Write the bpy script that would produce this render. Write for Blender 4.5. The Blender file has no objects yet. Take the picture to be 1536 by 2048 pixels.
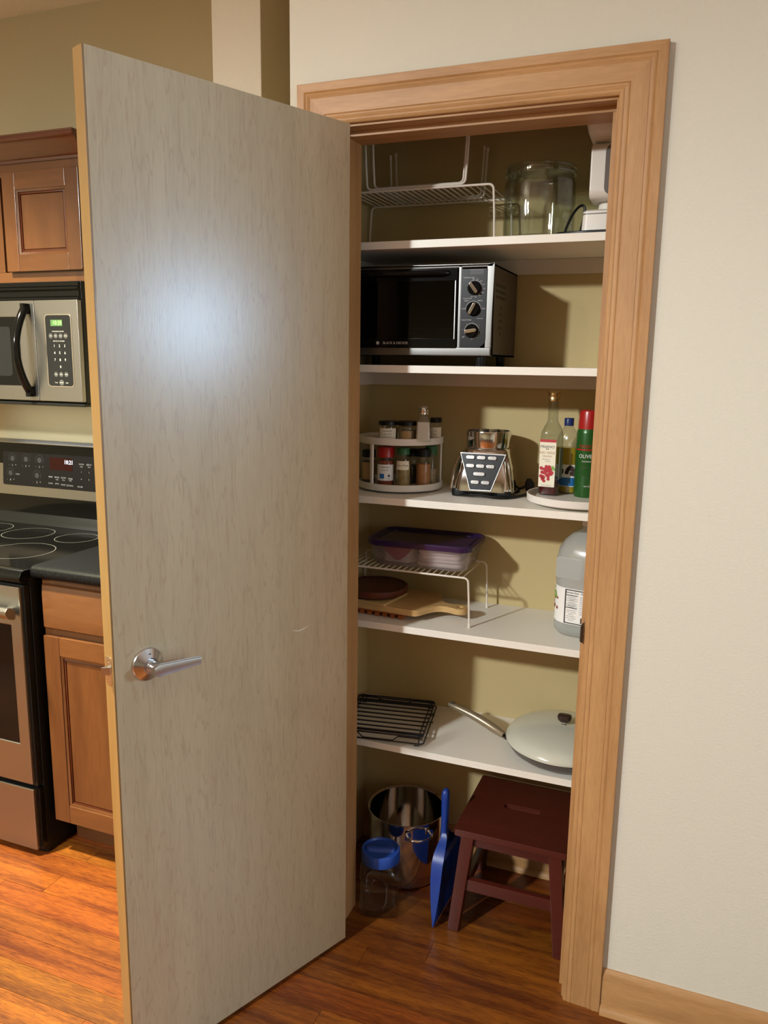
import bpy, bmesh, math, random
from mathutils import Vector, Matrix
random.seed(7)
S = bpy.context.scene
C = S.collection
PI = math.pi
R_ = math.radians

# ---------------------------------------------------------------- camera
cam = bpy.data.cameras.new('camera'); co = bpy.data.objects.new('camera', cam); C.objects.link(co); S.camera = co
YAW, PITCH, ROLL = R_(21.3154), R_(10.5821), R_(0.8173)
fw = Vector((-math.sin(YAW)*math.cos(PITCH), math.cos(YAW)*math.cos(PITCH), -math.sin(PITCH)))
rt = Vector((math.cos(YAW), math.sin(YAW), 0)); up = rt.cross(fw)
r2 = rt*math.cos(ROLL)+up*math.sin(ROLL); u2 = -rt*math.sin(ROLL)+up*math.cos(ROLL)
M = Matrix((r2, u2, -fw)).transposed().to_4x4(); M.translation = Vector((0.7672, -1.76, 1.5248))
co.matrix_world = M
cam.sensor_fit = 'VERTICAL'; cam.sensor_height = 24; cam.lens = 1594.3/2048*24; cam.clip_start = .02; cam.clip_end = 60

# ---------------------------------------------------------------- world, lights, exposure
w = bpy.data.worlds.new('world'); S.world = w; w.use_nodes = True
w.node_tree.nodes['Background'].inputs[0].default_value = (.5, .65, 1, 1)
w.node_tree.nodes['Background'].inputs[1].default_value = .05
def lamp(name, kind, loc, power, col, size=.1, size_y=None, aim=None, spot=None):
    l = bpy.data.lights.new(name, kind); l.energy = power; l.color = col
    o = bpy.data.objects.new(name, l); C.objects.link(o); o.location = loc
    if kind == 'AREA':
        l.size = size
        if size_y: l.shape = 'RECTANGLE'; l.size_y = size_y
    else: l.shadow_soft_size = size
    if kind == 'SPOT': l.spot_size = R_(spot); l.spot_blend = .5
    if aim: o.rotation_euler = (Vector(aim)-Vector(loc)).to_track_quat('-Z', 'Y').to_euler()
    return o
lamp('dining_lamp', 'SPOT', (-1.36, -3.34, 2.64), 605, (.93, .985, 1), .095, aim=(-1.36, -3.2, 0), spot=178).data.spot_blend = .35
lamp('kitchen_lamp', 'SPOT', (-1.40, -.62, 2.68), 1180, (1, .95, .64), .07, aim=(-1.4, -.62, 0), spot=118).data.spot_blend = 1
lamp('window_and_fill_light', 'AREA', (3.14, .17, 1.74), 48, (.48, .72, 1), .32, .32, aim=(0, -.4, 1.6))
lamp('window_and_fill_light', 'AREA', (3.17, -1.55, 1.5), 20, (.76, .88, 1), 1.2, 1.2, aim=(0, -1.55, 1.5))  # added cool fill from the right for the door and wall
lamp('ceiling_fill', 'POINT', (-1.35, -2.3, 2.45), 36, (1, .93, .80), .12)  # added fill to brighten the ceiling, upper walls and column
lamp('cooktop_light', 'AREA', (-1.40, .42, 1.370), 1.25, (1, 1, .93), .60, .22, aim=(-1.40, .44, .9))
S.view_settings.view_transform = 'Standard'; S.view_settings.look = 'None'
S.view_settings.exposure = 0.0; S.view_settings.gamma = 1; S.view_settings.use_curve_mapping = False

# ---------------------------------------------------------------- materials
def srgb(r, g, b):
    f = lambda c: (c/255/12.92) if c/255 <= .04045 else ((c/255+.055)/1.055)**2.4
    return (f(r), f(g), f(b), 1)
def mat(name, col, rough=.5, metal=0, spec=.5, coat=0, bump=0, bscale=200, emit=None, estr=0, var=0, vscale=8, coatr=.1, trans=0, alpha=1):
    m = bpy.data.materials.new(name); m.use_nodes = True; nt = m.node_tree; n = nt.nodes; b = n['Principled BSDF']
    if len(col) == 3: col = (*col, 1)
    b.inputs['Base Color'].default_value = col; b.inputs['Roughness'].default_value = rough; b.inputs['Metallic'].default_value = metal
    b.inputs['Specular IOR Level'].default_value = spec; b.inputs['Coat Weight'].default_value = coat; b.inputs['Coat Roughness'].default_value = coatr
    b.inputs['Transmission Weight'].default_value = trans
    if emit: b.inputs['Emission Color'].default_value = (*emit, 1); b.inputs['Emission Strength'].default_value = estr
    tc = n.new('ShaderNodeTexCoord')
    if bump:
        no = n.new('ShaderNodeTexNoise'); no.inputs['Scale'].default_value = bscale; no.inputs['Detail'].default_value = 3
        nt.links.new(tc.outputs['Object'], no.inputs['Vector'])
        bp = n.new('ShaderNodeBump'); bp.inputs['Strength'].default_value = bump; bp.inputs['Distance'].default_value = .002
        nt.links.new(no.outputs['Fac'], bp.inputs['Height']); nt.links.new(bp.outputs['Normal'], b.inputs['Normal'])
    if var:
        no = n.new('ShaderNodeTexNoise'); no.inputs['Scale'].default_value = vscale; no.inputs['Detail'].default_value = 4
        nt.links.new(tc.outputs['Object'], no.inputs['Vector'])
        cr = n.new('ShaderNodeValToRGB'); e = cr.color_ramp.elements
        e[0].position = .3; e[1].position = .7
        e[0].color = tuple(c*(1-var) for c in col[:3])+(1,); e[1].color = tuple(min(1, c*(1+var)) for c in col[:3])+(1,)
        nt.links.new(no.outputs['Fac'], cr.inputs['Fac']); nt.links.new(cr.outputs['Color'], b.inputs['Base Color'])
    return m
def wood(name, dark, light, axis='z', rough=.35, stretch=12, scale=14, coat=0, fine=.35, vary=0.0, contrast=(.3, .7), lines=0, linecol=None, bands=0):
    m = bpy.data.materials.new(name); m.use_nodes = True; nt = m.node_tree; n = nt.nodes; L = nt.links.new; b = n['Principled BSDF']
    b.inputs['Roughness'].default_value = rough; b.inputs['Coat Weight'].default_value = coat; b.inputs['Coat Roughness'].default_value = .12
    tc = n.new('ShaderNodeTexCoord'); oi = n.new('ShaderNodeObjectInfo')
    add = n.new('ShaderNodeVectorMath'); add.operation = 'MULTIPLY_ADD'
    comb = n.new('ShaderNodeCombineXYZ')
    for i in range(3): L(oi.outputs['Random'], comb.inputs[i])
    add.inputs[1].default_value = (37, 53, 71); L(comb.outputs[0], add.inputs[0]); L(tc.outputs['Object'], add.inputs[2])
    mp = n.new('ShaderNodeMapping'); sc = [1, 1, 1]; sc['xyz'.index(axis)] = 1/stretch; mp.inputs['Scale'].default_value = sc
    L(add.outputs[0], mp.inputs['Vector'])
    n1 = n.new('ShaderNodeTexNoise'); n1.inputs['Scale'].default_value = scale; n1.inputs['Detail'].default_value = 5; n1.inputs['Distortion'].default_value = .6
    L(mp.outputs[0], n1.inputs['Vector'])
    n2 = n.new('ShaderNodeTexNoise'); n2.inputs['Scale'].default_value = scale*12; n2.inputs['Detail'].default_value = 4
    L(mp.outputs[0], n2.inputs['Vector'])
    mx = n.new('ShaderNodeMix'); mx.data_type = 'FLOAT'; mx.inputs[0].default_value = fine
    L(n1.outputs['Fac'], mx.inputs[2]); L(n2.outputs['Fac'], mx.inputs[3])
    cr = n.new('ShaderNodeValToRGB'); e = cr.color_ramp.elements; e[0].position, e[1].position = contrast
    e[0].color = dark; e[1].color = light; L(mx.outputs[0], cr.inputs['Fac']); out = cr.outputs['Color']
    if lines:
        n3 = n.new('ShaderNodeTexNoise'); n3.inputs['Scale'].default_value = scale*.9; n3.inputs['Detail'].default_value = 3.5; n3.inputs['Roughness'].default_value = .62
        L(mp.outputs[0], n3.inputs['Vector'])
        mu = n.new('ShaderNodeMath'); mu.operation = 'MULTIPLY'; mu.inputs[1].default_value = 9; L(n3.outputs['Fac'], mu.inputs[0])
        pp = n.new('ShaderNodeMath'); pp.operation = 'PINGPONG'; pp.inputs[1].default_value = .5; L(mu.outputs[0], pp.inputs[0])
        r = n.new('ShaderNodeValToRGB'); r.color_ramp.elements[0].color = (lines, lines, lines, 1); r.color_ramp.elements[1].color = (0, 0, 0, 1); r.color_ramp.elements[1].position = .11
        L(pp.outputs[0], r.inputs['Fac'])
        m2 = n.new('ShaderNodeMix'); m2.data_type = 'RGBA'; L(r.outputs['Color'], m2.inputs[0]); L(out, m2.inputs[6]); m2.inputs[7].default_value = linecol or dark; out = m2.outputs[2]
    if bands:
        sp = n.new('ShaderNodeSeparateXYZ'); L(tc.outputs['Object'], sp.inputs[0])
        sn = n.new('ShaderNodeMath'); sn.operation = 'SNAP'; sn.inputs[1].default_value = .152; L(sp.outputs['X'], sn.inputs[0])
        wn = n.new('ShaderNodeTexWhiteNoise'); wn.noise_dimensions = '1D'; L(sn.outputs[0], wn.inputs['W'])
        mr = n.new('ShaderNodeMapRange'); mr.inputs[3].default_value = 1-bands; mr.inputs[4].default_value = 1+bands; L(wn.outputs['Value'], mr.inputs[0])
        hs = n.new('ShaderNodeHueSaturation'); L(mr.outputs[0], hs.inputs['Value']); L(out, hs.inputs['Color']); out = hs.outputs['Color']
    if vary:
        mr = n.new('ShaderNodeMapRange'); mr.inputs[3].default_value = 1-vary; mr.inputs[4].default_value = 1+vary; L(oi.outputs['Random'], mr.inputs[0])
        hs = n.new('ShaderNodeHueSaturation'); L(mr.outputs[0], hs.inputs['Value']); L(out, hs.inputs['Color'])
        ml = n.new('ShaderNodeMath'); ml.operation = 'MULTIPLY'; ml.inputs[1].default_value = 17.3; L(oi.outputs['Random'], ml.inputs[0])
        fr = n.new('ShaderNodeMath'); fr.operation = 'FRACT'; L(ml.outputs[0], fr.inputs[0])
        m3 = n.new('ShaderNodeMapRange'); m3.inputs[3].default_value = .492; m3.inputs[4].default_value = .508; L(fr.outputs[0], m3.inputs[0]); L(m3.outputs[0], hs.inputs['Hue'])
        out = hs.outputs['Color']
    L(out, b.inputs['Base Color'])
    bp = n.new('ShaderNodeBump'); bp.inputs['Strength'].default_value = .06; bp.inputs['Distance'].default_value = .001
    L(n2.outputs['Fac'], bp.inputs['Height']); L(bp.outputs['Normal'], b.inputs['Normal'])
    return m
def clear(name, tint=(.93, .95, .93), rough=.03, ior=1.5, body=None, amount=0):
    # thin clear glass or plastic: what passes straight through plus the mirror part by Fresnel
    m = bpy.data.materials.new(name); m.use_nodes = True; nt = m.node_tree; n = nt.nodes; n.clear(); L = nt.links.new
    o = n.new('ShaderNodeOutputMaterial'); t = n.new('ShaderNodeBsdfTransparent'); t.inputs[0].default_value = (*tint, 1)
    g = n.new('ShaderNodeBsdfGlossy'); g.inputs['Roughness'].default_value = rough
    lw = n.new('ShaderNodeLayerWeight'); pw = n.new('ShaderNodeMath'); pw.operation = 'POWER'; pw.inputs[1].default_value = 3.2; L(lw.outputs['Facing'], pw.inputs[0])
    f = n.new('ShaderNodeMath'); f.operation = 'MULTIPLY_ADD'; f.inputs[1].default_value = .75; f.inputs[2].default_value = ((ior-1)/(ior+1))**2; L(pw.outputs[0], f.inputs[0])
    mx = n.new('ShaderNodeMixShader'); L(f.outputs[0], mx.inputs[0])
    base = t.outputs[0]
    if body:
        d = n.new('ShaderNodeBsdfTranslucent'); d.inputs[0].default_value = (*body, 1)
        d2 = n.new('ShaderNodeBsdfDiffuse'); d2.inputs[0].default_value = (*body, 1)
        ma = n.new('ShaderNodeMixShader'); ma.inputs[0].default_value = .5; L(d.outputs[0], ma.inputs[1]); L(d2.outputs[0], ma.inputs[2])
        mb = n.new('ShaderNodeMixShader'); mb.inputs[0].default_value = amount; L(base, mb.inputs[1]); L(ma.outputs[0], mb.inputs[2]); base = mb.outputs[0]
    L(base, mx.inputs[1]); L(g.outputs[0], mx.inputs[2]); L(mx.outputs[0], o.inputs[0])
    return m
Mt = {}
Mt['cream'] = mat('cream_paint', srgb(208, 203, 187), .85, bump=.5, bscale=170)
Mt['khaki'] = mat('khaki_paint', srgb(192, 172, 124), .85, bump=.3, bscale=170)
Mt['tan'] = mat('tan_paint', srgb(172, 160, 126), .85, bump=.3, bscale=170)
Mt['ceiling'] = mat('ceiling_paint', srgb(232, 222, 206), .9, bump=.3, bscale=120)
Mt['plank'] = wood('cherry_plank', srgb(82, 37, 11), srgb(138, 76, 21), 'x', .36, 12, 34, coat=.08, fine=.42, lines=.55, linecol=srgb(74, 30, 8), vary=.16, contrast=(.37, .63))
Mt['subfloor'] = mat('plank_joint', srgb(50, 22, 10), .8)
mp_d, mp_l = srgb(158, 115, 70), srgb(188, 144, 94)
Mt['maple_z'] = wood('maple_upright', mp_d, mp_l, 'z', .5, 9, 22, coat=.0, fine=.35)
Mt['maple_x'] = wood('maple_level', mp_d, mp_l, 'x', .5, 9, 22, coat=.0, fine=.35)
Mt['veneer'] = wood('maple_veneer', srgb(172, 154, 123), srgb(186, 168, 136), 'z', .29, 10, 24, fine=.5, lines=.42, linecol=srgb(158, 130, 102), bands=.04)
Mt['edge'] = wood('maple_edge', srgb(122, 92, 50), srgb(138, 106, 62), 'z', .4, 10, 20, coat=.2)
Mt['cab_z'] = wood('stained_cabinet_upright', srgb(70, 38, 17), srgb(98, 60, 30), 'z', .33, 6, 9, coat=.4, fine=.25)
Mt['cab_x'] = wood('stained_cabinet_level', srgb(70, 38, 17), srgb(98, 60, 30), 'x', .33, 6, 9, coat=.4, fine=.25)
Mt['crown'] = wood('stained_crown', srgb(60, 23, 12), srgb(84, 37, 20), 'x', .28, 8, 9, coat=.5)
Mt['steel'] = mat('brushed_steel', (.31, .30, .29), .33, 1, bump=.05, bscale=300)
Mt['steel_dark'] = mat('dark_steel', (.13, .12, .11), .42, .8)
Mt['steel_mid'] = mat('grey_steel', (.17, .165, .155), .36, .9)
Mt['chrome'] = mat('polished_chrome', (.72, .70, .68), .08, 1)
Mt['nickel'] = mat('satin_nickel', (.60, .60, .62), .22, 1)
Mt['gold'] = mat('gold_cap', (.62, .46, .22), .3, 1)
Mt['black_gloss'] = mat('black_gloss', (.003, .003, .003), .10, 0, .22)
Mt['black'] = mat('black_plastic', (.006, .006, .006), .35, spec=.3)
Mt['panel'] = mat('charcoal_panel', (.010, .010, .011), .3, spec=.25)
Mt['glass_dark'] = clear('dark_oven_glass', (.26, .26, .25), .03, 1.42)
Mt['print'] = mat('white_print', (.50, .49, .47), .5)
Mt['print_dim'] = mat('grey_print', (.05, .05, .05), .5)
Mt['scuff'] = mat('pale_scuff', srgb(206, 196, 176), .6)
Mt['ring_grey'] = mat('burner_ring_grey', (.16, .155, .15), .4)
Mt['button'] = mat('silver_button', (.45, .44, .42), .2, .9)
Mt['ink'] = mat('black_ink', (.02, .02, .02), .6)
Mt['ink_red'] = mat('red_ink', (.45, .02, .03), .4)
Mt['ink_tan'] = mat('tan_ink', (.45, .28, .12), .5)
Mt['ink_blue'] = mat('blue_ink', (.02, .16, .42), .4)
Mt['ink_navy'] = mat('navy_ink', (.04, .06, .20), .5)
Mt['ink_green'] = mat('green_ink', (.20, .42, .06), .5)
Mt['lcd_green'] = mat('green_display', (.05, .11, .04), .3, emit=(.12, .30, .08), estr=.22)
Mt['lcd_ink'] = mat('lit_digits_green', (.3, .7, .2), .3, emit=(.45, .9, .3), estr=.35)
Mt['lcd_red'] = mat('dark_red_display', (.03, .004, .003), .2, spec=.2)
Mt['digit_blue'] = mat('lit_digits_white', (.7, .8, 1), .3, emit=(.75, .85, 1), estr=2.2)
Mt['laminate'] = mat('black_laminate', (.004, .004, .0045), .5, spec=.12, var=.9, vscale=260, bump=.1, bscale=300)
Mt['melamine'] = mat('white_melamine', srgb(234, 229, 216), .42)
Mt['cleat'] = mat('white_cleat', srgb(214, 206, 194), .55)
Mt['wire'] = mat('white_coated_wire', srgb(225, 215, 200), .4)
Mt['wire_black'] = mat('black_wire', (.01, .01, .012), .3)
Mt['white_plastic'] = mat('white_plastic', srgb(226, 220, 210), .35)
Mt['grey_plastic'] = mat('grey_plastic', srgb(95, 85, 78), .35)
Mt['glass'] = clear('clear_glass', (.93, .95, .92), .02, 1.75)
Mt['pet'] = clear('clear_plastic', (.90, .91, .90), .07, 1.6)
Mt['tub'] = clear('frosted_tub', (.86, .84, .86), .12, 1.45, (.85, .82, .84), .12)
Mt['milky'] = clear('milky_jug', (.80, .82, .80), .2, 1.45, (.80, .82, .79), .62)
Mt['green_glass'] = clear('pale_bottle_glass', (.82, .86, .83), .02, 1.6)
Mt['purple'] = mat('purple_lid', (.026, .010, .055), .25, coat=.1)
Mt['paper'] = mat('paper', srgb(236, 228, 205), .7)
Mt['paper_white'] = mat('white_paper', srgb(235, 232, 226), .7)
Mt['cloth'] = mat('white_cloth', srgb(240, 230, 215), .9, bump=.4, bscale=60)
Mt['red_cloth'] = mat('crimson_cloth', (.38, .02, .045), .7)
Mt['blue_cap'] = mat('blue_plastic', (.02, .075, .36), .38)
Mt['blue_pan'] = mat('deep_blue_plastic', (.008, .042, .26), .4)
Mt['navy'] = mat('navy_cap', (.012, .03, .16), .35)
Mt['red_cap'] = mat('red_plastic', (.36, .012, .010), .3)
Mt['green_can'] = mat('green_can', (.02, .095, .016), .28, .2)
Mt['green_cap'] = mat('green_cap', (.02, .11, .035), .4)
Mt['vinegar'] = mat('red_vinegar', (.08, .006, .008), .15)
Mt['oil'] = mat('yellow_oil', (.55, .40, .03), .15)
Mt['slate'] = mat('grey_green_label', (.26, .30, .26), .6)
Mt['paprika'] = mat('paprika_powder', (.26, .05, .02), .9)
Mt['curry'] = mat('curry_powder', (.30, .22, .09), .9, var=.3, vscale=60)
Mt['cinnamon'] = mat('cinnamon_powder', (.42, .18, .07), .9)
Mt['herb'] = mat('dried_herb', (.35, .27, .17), .9, var=.5, vscale=220)
Mt['dark_herb'] = mat('dark_herb', (.09, .07, .03), .9, var=.5, vscale=220)
Mt['salt'] = mat('salt', (.75, .72, .68), .8)
Mt['pan_body'] = mat('bronze_pan', (.10, .085, .075), .3, .4)
Mt['pan_handle'] = mat('bronze_handle', (.32, .27, .18), .3, .6)
Mt['pan_lid'] = mat('pale_enamel_lid', srgb(200, 200, 184), .16, 0, .6, coat=.5)
Mt['knob_brown'] = mat('brown_knob', (.03, .016, .012), .25)
Mt['mahogany'] = wood('mahogany', (.060, .010, .006, 1), (.085, .015, .008, 1), 'x', .24, 8, 12, coat=.15)
Mt['board'] = wood('maple_board', srgb(176, 138, 84), srgb(208, 172, 116), 'x', .5, 8, 20)
Mt['bamboo'] = wood('bamboo_sheet', srgb(170, 138, 84), srgb(200, 170, 112), 'x', .5, 14, 30)
Mt['trivet'] = wood('orange_wood', srgb(150, 72, 26), srgb(186, 100, 44), 'x', .45, 8, 20)
Mt['dark_board'] = wood('dark_wood', srgb(64, 26, 16), srgb(92, 44, 28), 'x', .35, 8, 20)

# ---------------------------------------------------------------- mesh builder
class MB:
    def __init__(s): s.v = []; s.f = []
    def add(s, vs, fs):
        k = len(s.v); s.v += [Vector(p) for p in vs]; s.f += [tuple(i+k for i in f) for f in fs]; return s
    def box(s, x0, x1, y0, y1, z0, z1):
        if x0 > x1: x0, x1 = x1, x0
        if y0 > y1: y0, y1 = y1, y0
        if z0 > z1: z0, z1 = z1, z0
        return s.add([(x, y, z) for z in (z0, z1) for y in (y0, y1) for x in (x0, x1)],
                     [(0, 2, 3, 1), (4, 5, 7, 6), (0, 1, 5, 4), (2, 6, 7, 3), (0, 4, 6, 2), (1, 3, 7, 5)])
    def loft(s, secs, cap0=True, cap1=True, closed=False):
        n = len(secs[0]); vs = [p for q in secs for p in q]; fs = []
        m = len(secs)
        for i in range(m if closed else m-1):
            a = i*n; b = ((i+1) % m)*n
            for j in range(n): k = (j+1) % n; fs.append((a+j, a+k, b+k, b+j))
        if not closed:
            if cap0: fs.append(tuple(range(n))[::-1])
            if cap1: fs.append(tuple(range((m-1)*n, m*n)))
        return s.add(vs, fs)
    def tube(s, pts, r, n=8, closed=False, flat=1):
        pts = [Vector(p) for p in pts]; secs = []; N = None; m = len(pts)
        for i, p in enumerate(pts):
            a = pts[(i-1) % m] if closed or i > 0 else p; b = pts[(i+1) % m] if closed or i < m-1 else p
            t = (b-a).normalized()
            if N is None: N = t.orthogonal().normalized()
            N = (N-t*N.dot(t)); N = N.normalized() if N.length > 1e-6 else t.orthogonal().normalized()
            B = t.cross(N); rr = r[i] if isinstance(r, (list, tuple)) else r
            secs.append([p+(N*math.cos(2*PI*j/n)+B*math.sin(2*PI*j/n)*flat)*rr for j in range(n)])
        return s.loft(secs, closed=closed)
    def lathe(s, prof, c=(0, 0, 0), n=40, M=None):
        secs = []
        for r, z in prof:
            secs.append([Vector((r*math.cos(2*PI*j/n), r*math.sin(2*PI*j/n), z)) for j in range(n)])
        if M is not None: secs = [[M @ p for p in q] for q in secs]
        c = Vector(c); secs = [[p+c for p in q] for q in secs]
        return s.loft(secs, cap0=prof[0][0] > 1e-5, cap1=prof[-1][0] > 1e-5) if True else s
    def extr(s, poly, O, U, V, N, d0, d1):
        O, U, V, N = map(Vector, (O, U, V, N))
        P = [O+U*a+V*b for a, b in poly]
        return s.loft([[p+N*d0 for p in P], [p+N*d1 for p in P]])
    def ring(s, outer, inner, O, U, V, N, d0, d1):
        O, U, V, N = map(Vector, (O, U, V, N)); g = lambda P, d: [O+U*a+V*b+N*d for a, b in P]
        return s.loft([g(outer, d0), g(outer, d1), g(inner, d1), g(inner, d0)], closed=True)
    def xf(s, M):
        s.v = [M @ p for p in s.v]; return s
def rr(w, h, r, n=5, cx=0, cy=0):
    r = min(r, w/2-1e-5, h/2-1e-5); P = []
    for (sx, sy, a0) in ((1, 1, 0), (-1, 1, 90), (-1, -1, 180), (1, -1, 270)):
        for i in range(n+1):
            a = R_(a0+90*i/n); P.append((cx+sx*(w/2-r)+r*math.cos(a), cy+sy*(h/2-r)+r*math.sin(a)))
    return P
def rect(x0, x1, y0, y1): return [(x1, y1), (x0, y1), (x0, y0), (x1, y0)]
def sec(w, d, r, z, c=(0, 0), rot=0, n=5):
    ca, sa = math.cos(rot), math.sin(rot)
    return [Vector((c[0]+x*ca-y*sa, c[1]+x*sa+y*ca, z)) for x, y in rr(w, d, r, n)]
MW = {}
def obj(name, mb, m, parent=None, bevel=0, local=False, seg=2, ang=38, loc=None):
    me = bpy.data.meshes.new(name)
    inv = MW[parent].inverted() if parent is not None and not local else Matrix.Identity(4)
    if loc is not None: inv = Matrix.Translation(-Vector(loc))
    me.from_pydata([tuple(inv @ p) for p in mb.v], [], mb.f)
    bm = bmesh.new(); bm.from_mesh(me)
    bmesh.ops.remove_doubles(bm, verts=bm.verts, dist=1e-6)
    bmesh.ops.recalc_face_normals(bm, faces=bm.faces)
    if bevel:
        ed = [e for e in bm.edges if len(e.link_faces) == 2 and e.calc_face_angle(0) > R_(30)]
        bmesh.ops.bevel(bm, geom=ed, offset=bevel, segments=seg, affect='EDGES', profile=.5, clamp_overlap=True)
    bm.to_mesh(me); bm.free()
    me.polygons.foreach_set('use_smooth', [True]*len(me.polygons)); me.set_sharp_from_angle(angle=R_(ang))
    me.materials.append(m if not isinstance(m, str) else Mt[m])
    o = bpy.data.objects.new(name, me); C.objects.link(o)
    if bevel:
        wn_ = o.modifiers.new('weighted_normal', 'WEIGHTED_NORMAL'); wn_.keep_sharp = True; wn_.weight = 100
    if parent is not None: o.parent = parent; MW[o] = MW[parent]
    else:
        if loc is not None: o.location = loc
        MW[o] = Matrix.Translation(loc) if loc is not None else Matrix.Identity(4)
    return o
def tag(o, label, cat, group=None, kind=None):
    if label: o['label'] = label
    if cat: o['category'] = cat
    if group: o['group'] = group
    if kind: o['kind'] = kind
    return o
def thing(name, label, cat, loc=(0, 0, 0), rz=0, group=None):
    o = bpy.data.objects.new(name, None); C.objects.link(o); o.location = loc; o.rotation_euler = (0, 0, rz); o.empty_display_size = .05
    MW[o] = Matrix.Translation(loc) @ Matrix.Rotation(rz, 4, 'Z')
    return tag(o, label, cat, group)
def struct(name, mb, m, bevel=0, **k):
    o = obj(name, mb, m, bevel=bevel, **k); o['kind'] = 'structure'; return o
def dup(root, loc, rz=None, label=None, group=None):
    r = root.copy(); C.objects.link(r); r.location = loc
    if rz is not None: r.rotation_euler = (0, 0, rz)
    if label: r['label'] = label
    if group: r['group'] = group
    for ch in list(root.children):
        c = ch.copy(); C.objects.link(c); c.parent = r
        for g in list(ch.children):
            d = g.copy(); C.objects.link(d); d.parent = c
    return r
_tc = {}
def textgeo(s):
    if s in _tc: return _tc[s]
    cu = bpy.data.curves.new('t', 'FONT'); cu.body = s; cu.size = 1; cu.align_x = 'CENTER'; cu.align_y = 'CENTER'; cu.resolution_u = 2
    o = bpy.data.objects.new('t', cu); C.objects.link(o)
    dg = bpy.context.evaluated_depsgraph_get(); dg.update()
    me = bpy.data.meshes.new_from_object(o.evaluated_get(dg))
    vs = [tuple(v.co) for v in me.vertices]; fs = [tuple(p.vertices) for p in me.polygons]
    bpy.data.objects.remove(o); bpy.data.meshes.remove(me); bpy.data.curves.remove(cu)
    _tc[s] = (vs, fs); return _tc[s]
def text(mb, s, size, O, U, V, sx=1):
    vs, fs = textgeo(s); O, U, V = Vector(O), Vector(U), Vector(V)
    mb.add([O+U*v[0]*size*sx+V*v[1]*size for v in vs], fs); return mb
def ctext(mb, s, size, c, R, a0, z, sx=1):
    vs, fs = textgeo(s)
    mb.add([(c[0]+R*math.cos(a0+v[0]*size*sx/R), c[1]+R*math.sin(a0+v[0]*size*sx/R), z+v[1]*size) for v in vs], fs); return mb
def cpatch(mb, c, R, a0, a1, z0, z1, n=14, t=.0004):
    o = [[(c[0]+q*math.cos(a0+(a1-a0)*i/n), c[1]+q*math.sin(a0+(a1-a0)*i/n)) for i in range(n+1)] for q in (R, R+t)]
    P = o[0]+o[1][::-1]
    return mb.loft([[Vector((x, y, z0)) for x, y in P], [Vector((x, y, z1)) for x, y in P]])
def disc(mb, O, U, V, r, n=20, r2=None, a0=0, a1=2*PI):
    O, U, V = Vector(O), Vector(U), Vector(V)
    if r2 is None: mb.add([O+(U*math.cos(2*PI*i/n)+V*math.sin(2*PI*i/n))*r for i in range(n)], [tuple(range(n))])
    else:
        vs = []; 
        for i in range(n+1):
            a = a0+(a1-a0)*i/n; d = U*math.cos(a)+V*math.sin(a); vs += [O+d*r, O+d*r2]
        mb.add(vs, [(2*i, 2*i+1, 2*i+3, 2*i+2) for i in range(n)])
    return mb
X, Y, Z = (1, 0, 0), (0, 1, 0), (0, 0, 1)
FY = dict(U=X, V=Z, N=(0, -1, 0))    # faces the room

# ================================================================ STRUCTURE
H = 2.70
JL, JR, JT = -.0455, .5665, 2.047           # jamb faces of the pantry opening
# floor and its planks
fl = struct('floor', MB().box(-3.0, 3.25, -7.0, 1.3, -.08, -.002), 'subfloor')
PW = .0793; rows = []; y = -.025-PW*22
lens = [.55, .75, .95, 1.2, 1.5]; pm = {}
def plank_mesh(L):
    if L not in pm:
        me = bpy.data.meshes.new('plank')
        b = bmesh.new(); g = .0005; t = MB().box(g, L-g, g, PW-g, -.010, 0)
        me.from_pydata([tuple(p) for p in t.v], [], t.f); b.free()
        b = bmesh.new(); b.from_mesh(me); bmesh.ops.recalc_face_normals(b, faces=b.faces)
        b.to_mesh(me); b.free()
        me.materials.append(Mt['plank']); pm[L] = me
    return pm[L]
far = MB(); rnd = random.Random(11); npl = 0
for k in range(-87, 17):
    y0 = -.025+PW*k; x = -3.0-rnd.random()*.9
    while x < 3.2:
        L = rnd.choice(lens); x1 = x+L
        near = (-1.95 < y0 and y0 < .56 and x1 > -1.9 and x < 1.25)
        if near:
            o = bpy.data.objects.new('plank', plank_mesh(L)); C.objects.link(o); o.location = (x, y0, 0); o.parent = fl; npl += 1
        else: far.box(x+.0005, x1-.0005, y0+.0005, y0+PW-.0005, -.010, 0)
        x = x1
o = obj('planks', far, 'plank', fl); o['kind'] = 'stuff'
# pantry front wall with the door opening
def wall_poly(name, P, y0, y1, m): return struct(name, MB().extr(P, (0, 0, 0), X, Z, Y, y0, y1), m)
b = MB(); ja, jb, jc = JL-.019, JR+.019, JT+.019
b.loft([[Vector(p) for p in ((-.166, 0, 0), (ja, 0, 0), (ja, .115, 0), (-.205, .115, 0))], [Vector(p) for p in ((-.166, 0, H), (ja, 0, H), (ja, .115, H), (-.205, .115, H))]])
b.box(jb, 1.75, 0, .115, 0, H); b.box(ja, jb, 0, .115, jc, H)
struct('wall_front', b, 'cream')
b = MB().box(-.205, -.150, .115, .60, 0, H); struct('wall_pantry_left', b, 'khaki')
struct('wall_pantry_back', MB().box(-.150, .76, .463, .60, 0, H), 'khaki')
struct('wall_pantry_right', MB().box(.70, .80, .115, .463, 0, H), 'khaki')
struct('wall_back', MB().box(-3.0, -.205, .61, .75, 0, H), 'tan')
b = MB().box(-.568, -.413, .30, .61, 0, H); struct('wall_column', b, 'cream', .004)
struct('wall_left', MB().box(-3.1, -3.0, -7.0, .75, 0, H), 'tan')
struct('wall_rear', MB().box(-3.1, 3.3, -7.1, -7.0, 0, H), 'tan')
struct('wall_return', MB().box(1.65, 1.75, .115, 1.2, 0, H), 'cream')
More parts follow.
